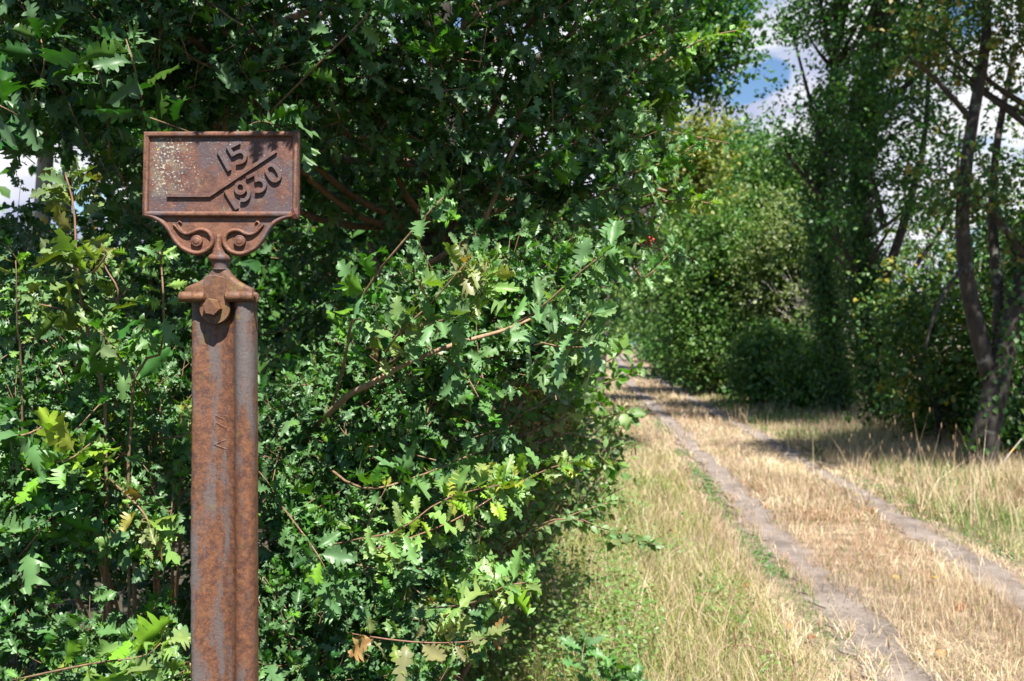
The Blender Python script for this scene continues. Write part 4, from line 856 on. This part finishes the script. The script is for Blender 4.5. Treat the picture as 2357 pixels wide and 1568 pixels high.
# understorey on the right
UG = [(.025, .075, .014), (.04, .10, .018), (.06, .13, .022), (.10, .13, .025), (.03, .085, .018), (.03, .085, .018)]
for i, (px, py, Y, rpx, rpy, lab) in enumerate([(2160, 820, 15, 120, 170, 'yellow flecked thicket between the thin pale tree and the leaning tree'), (2360, 760, 15, 110, 200, 'shaded thicket behind the leaning tree at the right edge'), (2000, 800, 23, 110, 170, 'dark thicket just behind the pair of ivy wrapped trees'),
                                   (2400, 1010, 13.5, 80, 90, 'low dark shrub at the foot of the leaning tree'), (2200, 600, 24, 190, 210, 'grey green scrub far behind the leaning tree'), (2010, 690, 30, 150, 130, 'shaded tree mass behind the forked ivy wrapped limbs'), (2380, 480, 20, 130, 260, 'dark tree mass at the right edge behind the leaning tree'), (2300, 640, 16, 110, 160, 'dark leafy scrub right behind the fork of the leaning tree'), (2140, 430, 24, 110, 170, 'loose dark tree seen between the ivy wrapped pair and the leaning tree'), (2150, 960, 16.5, 150, 60, 'low dark shrub under the yellow flecked thicket')]):
    c = el(px, py, Y, rpx, 1.2, rpy)
    tree('thicket_shrub', lab, (c[0], c[1]), max(1.2, c[2]), [c, (c[0], c[1], c[2]*.45, c[3]*.9, 1.1, c[2]*.45)], 170, 34, .085, UG, .05, limbs=12, sig=.24, cat='shrub')
# middle and far
MID = [
 ('broad_tree', 'bright green tree with a rounded top left of the ivy wrapped pair', 1780, 450, 34, 140, 140, 340, 88, .105, GM),
 ('broad_tree', 'pointed dark green tree standing in the middle of the far row', 1690, 400, 40, 60, 130, 260, 64, .125, [(.035, .10, .03), (.05, .14, .035), (.06, .17, .04)]),
 ('broad_tree', 'full green tree over the dark bushes on the right of the track', 1650, 560, 30, 120, 150, 330, 88, .09, GM),
 ('broad_tree', 'green tree behind the dead grey twigs', 1850, 600, 28, 110, 150, 260, 72, .085, [(.05, .095, .02), (.09, .135, .03), (.13, .17, .045), (.16, .19, .07)]),
 ('yellowing_tree', 'yellow tinged tree behind the right end of the oak hedge', 1560, 330, 24, 75, 150, 210, 36, .10, GY),
 ('broad_tree', 'shaded green tree below the yellow tinged one', 1550, 560, 55, 90, 200, 260, 72, .15, GM),
 ('broad_tree', 'dark leaved tree high above the right end of the hedge', 1570, 60, 13, 75, 150, 170, 40, .075, GD),
 ('broad_tree', 'hazy pale green tree at the far end of the track', 1425, 700, 170, 60, 70, 200, 34, .55, [(.09, .18, .07), (.12, .22, .09)]),
 ('broad_tree', 'dark narrow tree beside the far end of the track', 1530, 690, 75, 45, 110, 200, 34, .30, GD),
 ('broad_tree', 'distant tree closing the gap above the far end of the track', 1370, 640, 120, 60, 120, 200, 30, .45, GM),
]
for name, lab, px, py, Y, rpx, rpy, ncl, per, ls, pal in MID:
    c = el(px, py, Y, rpx, min(3.5, rpx/F*Y*1.1), rpy); c2 = (c[0]-c[3]*.15, c[1], c[2]*.5, c[3]*.85, c[4]*.8, c[2]*.42)
    hi = lab.startswith('dark leaved') or lab.startswith('yellow')
    tree(name, lab, (c[0]-(2.0 if hi else 0), c[1]), c[2]+c[5], [c] if hi else [c, c2], int(ncl*1.25), per, ls, pal, .13+.002*Y, limbs=14, sig=.26+.006*Y, bark=M_BARK)
BU = [('hedge_bush', 'dark rounded bush nearest the far bend of the track', 1560, 770, 42, 50, 65, GD), ('hedge_bush', 'glossy green bush right of the dark rounded bush', 1640, 770, 32, 65, 75, GM), ('hedge_bush', 'bramble covered mound below the dead grey twigs', 1790, 820, 25, 90, 70, GM),
      ('hedge_bush', 'small green bush tucked left of the first ivy wrapped trunk', 1870, 870, 23, 50, 50, GM), ('hedge_bush', 'dull green bush under the far dark narrow tree', 1520, 775, 70, 36, 30, GD), ('hedge_bush', 'pale grassy bush beside the bramble covered mound', 1715, 800, 29, 50, 55, GY[:1]+GM)]
for name, lab, px, py, Y, rpx, rpy, pal in BU:
    c = el(px, py, Y, rpx, rpx/F*Y, rpy); tree(name, lab, (c[0], c[1]), c[2], [c, (c[0], c[1], max(.5, c[2]*.5), c[3], c[4], max(.4, c[2]*.5))], 150, 64, .065+.0011*Y, pal, .05, limbs=6, sig=.2+.004*Y, cat='bush')
# left trees seen through the gap
for (px, Y, r_, lab) in ((58, 9, .11, 'leftmost lichen spotted trunk seen through the gap in the oak leaves'), (88, 10, .085, 'second lichen spotted trunk from the left edge'), (232, 11, .075, 'thin lichen spotted trunk just left of the sign plate')):
    b_ = at(px-8, 900, Y); tree('lichen_tree', lab, (b_[0], Y), 7, [(b_[0]+.2, Y+.5, 6.2, 1.6, 1.2, 1.5), (b_[0]+.1, Y+1, 2.0, 1.5, .8, .8)], 110, 26, .10, GD, r_, (.35, 0), M_LICH, limbs=10, sig=.3)
for (px, py, Y, rpx, rpy, lab) in ((60, 900, 8, 260, 200, 'dark undergrowth behind the left oak bush'), (350, 700, 9, 220, 190, 'dark undergrowth behind the marker post'), (640, 500, 10, 260, 420, 'large dark tree mass behind the marker plate'), (1000, 500, 10, 250, 420, 'large dark tree mass behind the sunlit branch'), (330, 150, 9, 320, 160, 'high dark foliage behind the upper left oak leaves')):
    c = el(px, py, Y, rpx, .9, rpy); tree('backdrop_tree', lab, (c[0], Y), c[2], [c, (c[0], c[1], 1.2, c[3], .8, 1.1)], 260, 30, .14, GD, .07, limbs=12, sig=.3)
# dead grey twigs
dt = MB(); de = at(1850, 700, 27)
dd = empty('dead_shrub', (de[0], de[1], 0), 'leafless grey shrub with bare curving twigs left of the ivy wrapped trees', 'shrub')
for i in range(46):
    a0 = at(1870+rng.normal(0, 30), 760+rng.normal(0, 25), 27); ang_ = rng.uniform(1.7, 3.3); l_ = rng.uniform(.5, 1.3)
    P = [a0+np.array([math.cos(ang_)*l_*u+rng.normal(0, .03), rng.normal(0, .03)-.3*u, math.sin(ang_)*l_*u+.9*u+rng.normal(0, .03)-.5*u*u]) for u in np.linspace(0, 1, 7)]
    dt.tube(spline(P, 14), np.linspace(.011, .004, 14), 5)
for i in range(8):
    a0 = np.array([de[0]+rng.normal(0, .25), de[1], 0]); dt.tube(spline([a0, a0+(rng.normal(0, .2), 0, .8), at(1870+rng.normal(0, 30), 780, 27)], 8), np.linspace(.025, .014, 8), 6)
dt.build('twigs', M_PALE, dd)
def stick(name, label, pts, r0, r1, cat, mat=None, forks=()):
    m_ = MB(); P = spline([np.array(p) for p in pts], 14); m_.tube(P, np.linspace(r0, r1, 14)*(1+.1*np.sin(np.arange(14)*2.)), 8)
    for f in forks: m_.tube(spline([np.array(p) for p in f], 6), np.linspace(r1, r1*.4, 6), 5)
    o = m_.build(name, mat or M_PALE, loc=P[0]); return tag(o, label, cat)
a = at(2270, 1100, 11.8); stick('fallen_branch', 'pale dead branch leaning in the grass right of the leaning trunk', [at(2290, 1095, 11.8), at(2320, 1050, 11.8), at(2352, 1010, 11.9)], .013, .007, 'branch', M_LICH)
stick('fallen_branch', 'short pinkish log stub showing at the foot of the bramble mound', [at(1730, 853, 29), at(1752, 862, 28.8), at(1765, 872, 28.6)], .06, .05, 'log')
stick('bramble_cane', 'pinkish dry bramble stem lying along the bottom edge in the grass', [(.99, 5.1, .04), (1.15, 5.0, .12), (1.35, 4.9, .09), (1.5, 4.75, .03)], .004, .003, 'stem', M_RTWIG)
# far fence
fe = MB(); fpost = []
fe0 = empty('wire_fence', (gpt(1420, 800)[0]-1, 150, 0), 'small blue green mesh fence closing the far end of the track', 'fence')
mf = bpy.data.materials.new('green_fence_paint'); mf.use_nodes = True; mf.node_tree.nodes['Principled BSDF'].inputs['Base Color'].default_value = (.05, .16, .15, 1)
for i in range(7): fe.tube([(13.6+i*1.1, 150, 0), (13.6+i*1.1, 150, 1.6)], .06, 6)
for z in (.4, .8, 1.2, 1.55): fe.tube([(13.6, 150, z), (20.2, 150, z)], .035, 5)
fe.build('mesh_panel', mf, fe0)

# ------------------------------------------------------------------ grass
def blades(mb, x, y, h, lean, az, w_, col, z0=None):
    n = len(x); z = gz(x, y) if z0 is None else z0
    dx, dy = np.cos(az), np.sin(az); sx, sy = -dy, dx
    # width faces roughly the path edge: random side direction
    sa = az+rng.normal(0, .9, n)+np.pi/2; sx, sy = np.cos(sa), np.sin(sa)
    ts = [0, .45, 1]; Ls = []
    for t in ts:
        hor = lean*h*(t**1.5); up = h*t*np.sqrt(np.maximum(.02, 1-(lean*.85*t)**2))
        Ls.append(np.stack([x+dx*hor, y+dy*hor, z+up], 1))
    ww = (w_/2)[:, None]*np.stack([sx, sy, 0*sx], 1)
    v = np.stack([Ls[0]-ww, Ls[0]+ww, Ls[1]-ww*.8, Ls[1]+ww*.8, Ls[2]], 1).reshape(-1, 3)
    T_ = np.array([0, 1, 3, 2, 2, 3, 4]); lv = (T_[None]+(np.arange(n)*5)[:, None]).ravel()+mb.n
    mb.v.append(v); mb.lv.append(lv); mb.lt.append(np.tile([4, 3], n)); mb.c.append(np.repeat(col, 5, 0)); mb.n += len(v)
def sampleY(n, y0, y1, p=1.0):
    u = rng.random(n)
    return y0*(y1/y0)**u if p == 1 else (y0**(1-p)+u*(y1**(1-p)-y0**(1-p)))**(1/(1-p))
def zone(x, y):
    dl = x-rx(rutL, y); dr = x-rx(rutR, y); inr = (np.abs(dl) < .125*(1+1.4*(vnoise(x*7, y*4, 31)-.5))) | (np.abs(dr) < .118*(1+1.4*(vnoise(x*7+5, y*4, 32)-.5)))
    return dl, dr, inr
STR = np.array([(.58, .46, .30), (.49, .37, .24), (.66, .55, .40), (.35, .25, .16), (.53, .39, .26)])
GRN = np.array([(.07, .17, .04), (.10, .22, .045), (.14, .25, .05), (.20, .27, .07)])
LIM = np.array([(.17, .25, .04), (.25, .30, .06), (.12, .21, .035), (.36, .33, .12)])
def cols(P, n): return P[rng.integers(0, len(P), n)]*rng.uniform(.75, 1.2, (n, 1))
dry = MB(); grn = MB()
def field(n, y0, y1, wk, hk):
    y = sampleY(n, y0, y1, 1.35); rl = rx(rutL, y); x = rl-2.6-.02*y+rng.random(n)*(rx(rutR, y)-rl+2.6+3.2+.14*y)
    dl, dr, inr = zone(x, y)
    m1 = vnoise(x*1.3, y*.8, 11); m2 = vnoise(x*3.5, y*2.2, 12); gr = vnoise(x*1.1+3, y*.7, 13)*.6+vnoise(x*4, y*2.5, 14)*.4
    edge = np.exp(-((dl+.26)/.10)**2)+.8*np.exp(-((dr-.24)/.10)**2)
    left = 1/(1+np.exp((dl+1.0)*3.5)); right = 1/(1+np.exp(-(dr-.7)*3))
    pg = .10+.75*edge*(gr > .40)+.45*left*(gr > .30)+.30*right*(gr > .42)
    keep = (~inr | (rng.random(n) < .07)) & (rng.random(n) < .35+.9*m2) ; x, y, dl, dr, m1, m2, pg, left, right, edge = [a_[keep] for a_ in (x, y, dl, dr, m1, m2, pg, left, right, edge)]
    isg = rng.random(len(x)) < pg
    # dry
    k = ~isg; nn = k.sum(); up = rng.random(nn) < (.08+.45*(m1[k] > .58)+.35*right[k])
    h = np.where(up, rng.uniform(.03, .10, nn)*(1+.9*(m1[k] > .6)+1.1*right[k]), rng.uniform(.05, .15, nn))*hk
    h *= np.where(edge[k] > .5, .5, 1)
    lean = np.where(up, rng.uniform(.05, .6, nn), rng.uniform(.9, 1.12, nn))
    c = cols(STR, nn)*(.7+.6*vnoise(x[k]*2, y[k]*1.2, 21))[:, None]; br_ = ((vnoise(x[k]*1.1+4, y[k]*.7, 23)+.25*vnoise(x[k]*5, y[k]*4, 24)) > .62) & (rng.random(nn) < .75) & ~up; c[br_] *= np.array([.62, .48, .42]); h = np.where(br_, h*.8, h)
    blades(dry, x[k], y[k], h, lean, rng.uniform(0, 6.3, nn), wk*rng.uniform(.6, 1.3, nn), c, gz(x[k], y[k])+np.where(up, 0, rng.uniform(.002, .03, nn)))
    k = isg; nn = k.sum(); h = rng.uniform(.02, .09, nn)*hk*(1+1.1*left[k]+.8*right[k]); h *= np.where(edge[k] > .5, .45, 1)
    P = np.where((left[k]*rng.random(nn) > .35)[:, None], cols(LIM, nn), cols(GRN, nn))
    blades(grn, x[k], y[k], h, rng.uniform(.2, .9, nn), rng.uniform(0, 6.3, nn), wk*1.35*rng.uniform(.7, 1.3, nn), P)
field(150000, 3.6, 9, .0032, 1.0)
field(95000, 9, 20, .0065, 1.1)
field(60000, 20, 90, .018, 1.25)
# tall stalks
def stalks(n, cx, cy_, sx, sy, h0, h1, leanx=-.35):
    x = cx+rng.normal(0, sx, n); y = cy_+rng.normal(0, sy, n); h = rng.uniform(h0, h1, n)
    az = np.where(rng.random(n) < .75, np.pi, 0)+rng.normal(0, .5, n); lean = np.abs(rng.normal(abs(leanx), .2, n))
    blades(dry, x, y, h, lean, az, np.full(n, .005)*(cy_/8+.4), cols(STR, n))
    for i in range(n):
        if rng.random() < .3:
            p = np.array([x[i]+math.cos(az[i])*lean[i]*h[i], y[i]+math.sin(az[i])*lean[i]*h[i], gz(x[i], y[i])+h[i]*math.sqrt(max(.02, 1-(lean[i]*.85)**2))])
            dry.tube([p-(0, 0, .05), p-(0, 0, .02), p+(0, 0, .02)], [.001, .005, .002], 4, col=(.30, .21, .12))
for (px, py, n, h0, h1) in ((2190, 1180, 36, .5, 1.0), (2140, 1165, 24, .4, .8), (2000, 1090, 24, .3, .6), (1850, 1030, 50, .3, .6), (1540, 1010, 70, .2, .4), (2250, 1200, 50, .4, .8), (1700, 970, 40, .3, .5)):
    X, Y = gpt(px, py); stalks(n, X, Y, .25, .35, h0, h1)
for (px, py, n, h0, h1) in ((1790, 1640, 18, .15, .42), (1930, 1620, 14, .15, .35), (1340, 1420, 60, .2, .5), (1260, 1500, 70, .2, .45), (1200, 1450, 90, .25, .6), (1270, 1330, 90, .2, .5), (1350, 1230, 70, .2, .45), (1150, 1540, 60, .2, .5), (1480, 1080, 120, .15, .35), (1440, 980, 90, .2, .4)):
    X, Y = gpt(px, py); stalks(n, X, Y, .18, .25, h0, h1, .25)
n = 26000    # verge on the right: standing straw
y = sampleY(n, 7, 40, 1.3); dr0 = rng.uniform(.25, 1, n)**.8*4.2; x = rx(rutR, y)+dr0+.02*y
blades(dry, x, y, rng.uniform(.10, .32, n)*(1+.6*(vnoise(x*1.5, y, 44) > .6)), rng.uniform(.05, .7, n), rng.uniform(0, 6.3, n), .0045*(y/9), cols(STR, n)*(.7+.5*vnoise(x*2, y*1.4, 45))[:, None])
n = 26000
y = sampleY(n, 7, 40, 1.3); x = rx(rutR, y)+rng.uniform(.3, 5, n); k = vnoise(x*1.4, y*.9, 46) > .5; x, y = x[k], y[k]; n = len(x)
blades(grn, x, y, rng.uniform(.08, .26, n), rng.uniform(.1, .8, n), rng.uniform(0, 6.3, n), .006*(y/9), cols(GRN, n))
n = 60000    # lush left verge below the brambles
y = sampleY(n, 4., 14, 1.3); x = rx(rutL, y)-.45-rng.random(n)**.8*2.3; k = rng.random(n) < .2+vnoise(x*2, y*1.5, 47); x, y = x[k], y[k]; n = len(x)
blades(grn, x, y, rng.uniform(.05, .20, n)*(1+.9*np.clip((rx(rutL, y)-x-1.2)/.8, 0, 1)), rng.uniform(.2, 1.0, n), rng.uniform(0, 6.3, n), .0042*(y/5)**.7, cols(LIM, n))
blades(dry, x[::2]+.03, y[::2], rng.uniform(.06, .32, len(x[::2])), rng.uniform(.2, 1.05, len(x[::2])), rng.uniform(0, 6.3, len(x[::2])), .003*(y[::2]/5)**.7, cols(STR, len(x[::2])))
tag(dry.build('dry_grass', M_GRASS), 'bleached straw coloured grass along and between the wheel ruts', 'dry grass', kind='stuff')
tag(grn.build('green_grass', M_GRASS), 'green and lime grass edging the ruts and the hedge foot', 'grass', kind='stuff')
# herbs: small broad leaves among the grass
hb = MB(); n = 48000
y = sampleY(n, 4.0, 16, 1.3); x = rx(rutL, y)-.55-rng.random(n)**.7*2.4; k = vnoise(x*2.2, y*1.6, 51) > .62-.16*(rx(rutL, y)-x); x, y = x[k], y[k]; n = len(x)
o = np.stack([x, y, gz(x, y)+.02+rng.random(n)**1.3*.36*np.clip((rx(rutL, y)-x)/1.5, .15, 1.5)**1.4], 1)
hb.inst(OVATE[0], o, frames(rng.normal(size=(n, 3))*(1, 1, .4), rng.normal(0, .45, (n, 3))+(0, -.1, 1)), rng.uniform(.012, .038, n), pick([(.08, .19, .03), (.12, .24, .035), (.17, .27, .045), (.17, .17, .05), (.05, .12, .025)], n))
n = 5000; y = sampleY(n, 4.5, 22, 1.3); w0 = rng.random(n) < .5; x = np.where(w0, rx(rutL, y)-.25+rng.normal(0, .07, n), rx(rutR, y)+.25+np.abs(rng.normal(0, .18, n))); k = vnoise(x*1.5+9, y*.8, 52) > .45; x, y = x[k], y[k]; n = len(x)
o = np.stack([x, y, gz(x, y)+rng.uniform(.006, .04, n)], 1)
hb.inst(SIMPLE[0], o, frames(rng.normal(size=(n, 3))*(1, 1, .3), rng.normal(0, .4, (n, 3))+(0, 0, 1)), rng.uniform(.012, .03, n)*(y/6)**.5, pick([(.05, .14, .04), (.07, .17, .05), (.09, .18, .05)], n))
tag(hb.build('ground_herbs', M_OVATE), 'low broad leaved weeds under the brambles and along the ruts', 'weeds', kind='stuff')
# pebbles: too many to count
pb = MB(); n = 1500; y = sampleY(n, 4, 16, 1.3); x = np.where(rng.random(n) < .6, rx(rutL, y)+rng.normal(0, .12, n), rx(rutR, y)+rng.normal(0, .11, n))
ov = unit(np.array([(1, 0, 0), (-1, 0, 0), (0, 1, 0), (0, -1, 0), (0, 0, 1), (0, 0, -1), (.6, .6, .5), (-.6, .5, .5)])); ov = ov[:6]
OT = pack(ov*(.5, .5, .3), [(0, 2, 4), (2, 1, 4), (1, 3, 4), (3, 0, 4), (2, 0, 5), (1, 2, 5), (3, 1, 5), (0, 3, 5)])
pb.inst(OT, np.stack([x, y, gz(x, y)+.008], 1), frames(rng.normal(size=(n, 3))*(1, 1, .2), rng.normal(0, .3, (n, 3))+(0, 0, 1)), rng.uniform(.004, .015, n), cols(np.array([(.30, .25, .21), (.42, .37, .32), (.22, .18, .15)]), n))
tag(pb.build('gravel', M_GRASS), 'fine grit and pebbles scattered in the two ruts', 'gravel', kind='stuff')
# fallen leaves
def fallen(px, py, size, col, label, T=OVATE[1], up=.04):
    X, Y = gpt(px, py); m_ = MB(); z = float(gz(X, Y))+up; o = np.array([[X, Y, z]])
    m_.inst(T, o, frames(rng.normal(size=(1, 3))*(1, 1, .2), np.array([[.1, -.5, .85]])+rng.normal(0, .2, (1, 3))), np.array([size]), np.array([col]))
    tag(m_.build('fallen_leaf', M_GRASS, loc=(X, Y, z)), label, 'leaf', 'dead leaves fallen along the track')
YL, OR_, BRN, TN = (.75, .48, .02), (.50, .22, .08), (.20, .09, .04), (.62, .45, .30)
fallen(1643, 1228, .075, YL, 'bright yellow leaf standing in the grass left of the near rut'); fallen(1975, 1142, .055, YL, 'yellow leaf in the far rut beside the green verge', up=.02); fallen(2158, 1345, .075, (.65, .40, .05), 'curled ochre leaf in straw between the ruts near the right edge')
fallen(2060, 1337, .06, (.65, .42, .10), 'flat ochre leaf right of the near rut'); fallen(2225, 1410, .09, BRN, 'dark brown leaf in the straw near the right edge'); fallen(1920, 1310, .05, TN, 'pale tan leaf lying against the near rut edge'); fallen(1725, 1368, .08, OR_, 'orange brown leaf in the dry grass left of the near rut', OAK[0]); fallen(1800, 1470, .08, OR_, 'rusty curled leaf near the bottom, left of the near rut', OAK[2])
fallen(1680, 1430, .07, TN, 'pale pinkish leaf in the grass at lower middle', OAK[1]); fallen(2170, 1525, .07, OR_, 'orange leaf in straw at the bottom edge between the ruts'); fallen(1880, 1495, .06, BRN, 'brown leaf at the left rim of the near rut near the bottom')
print('leaf verts', sum(len(o.data.vertices) for o in bpy.data.objects if o.type == 'MESH'), 'objects', len(bpy.data.objects))
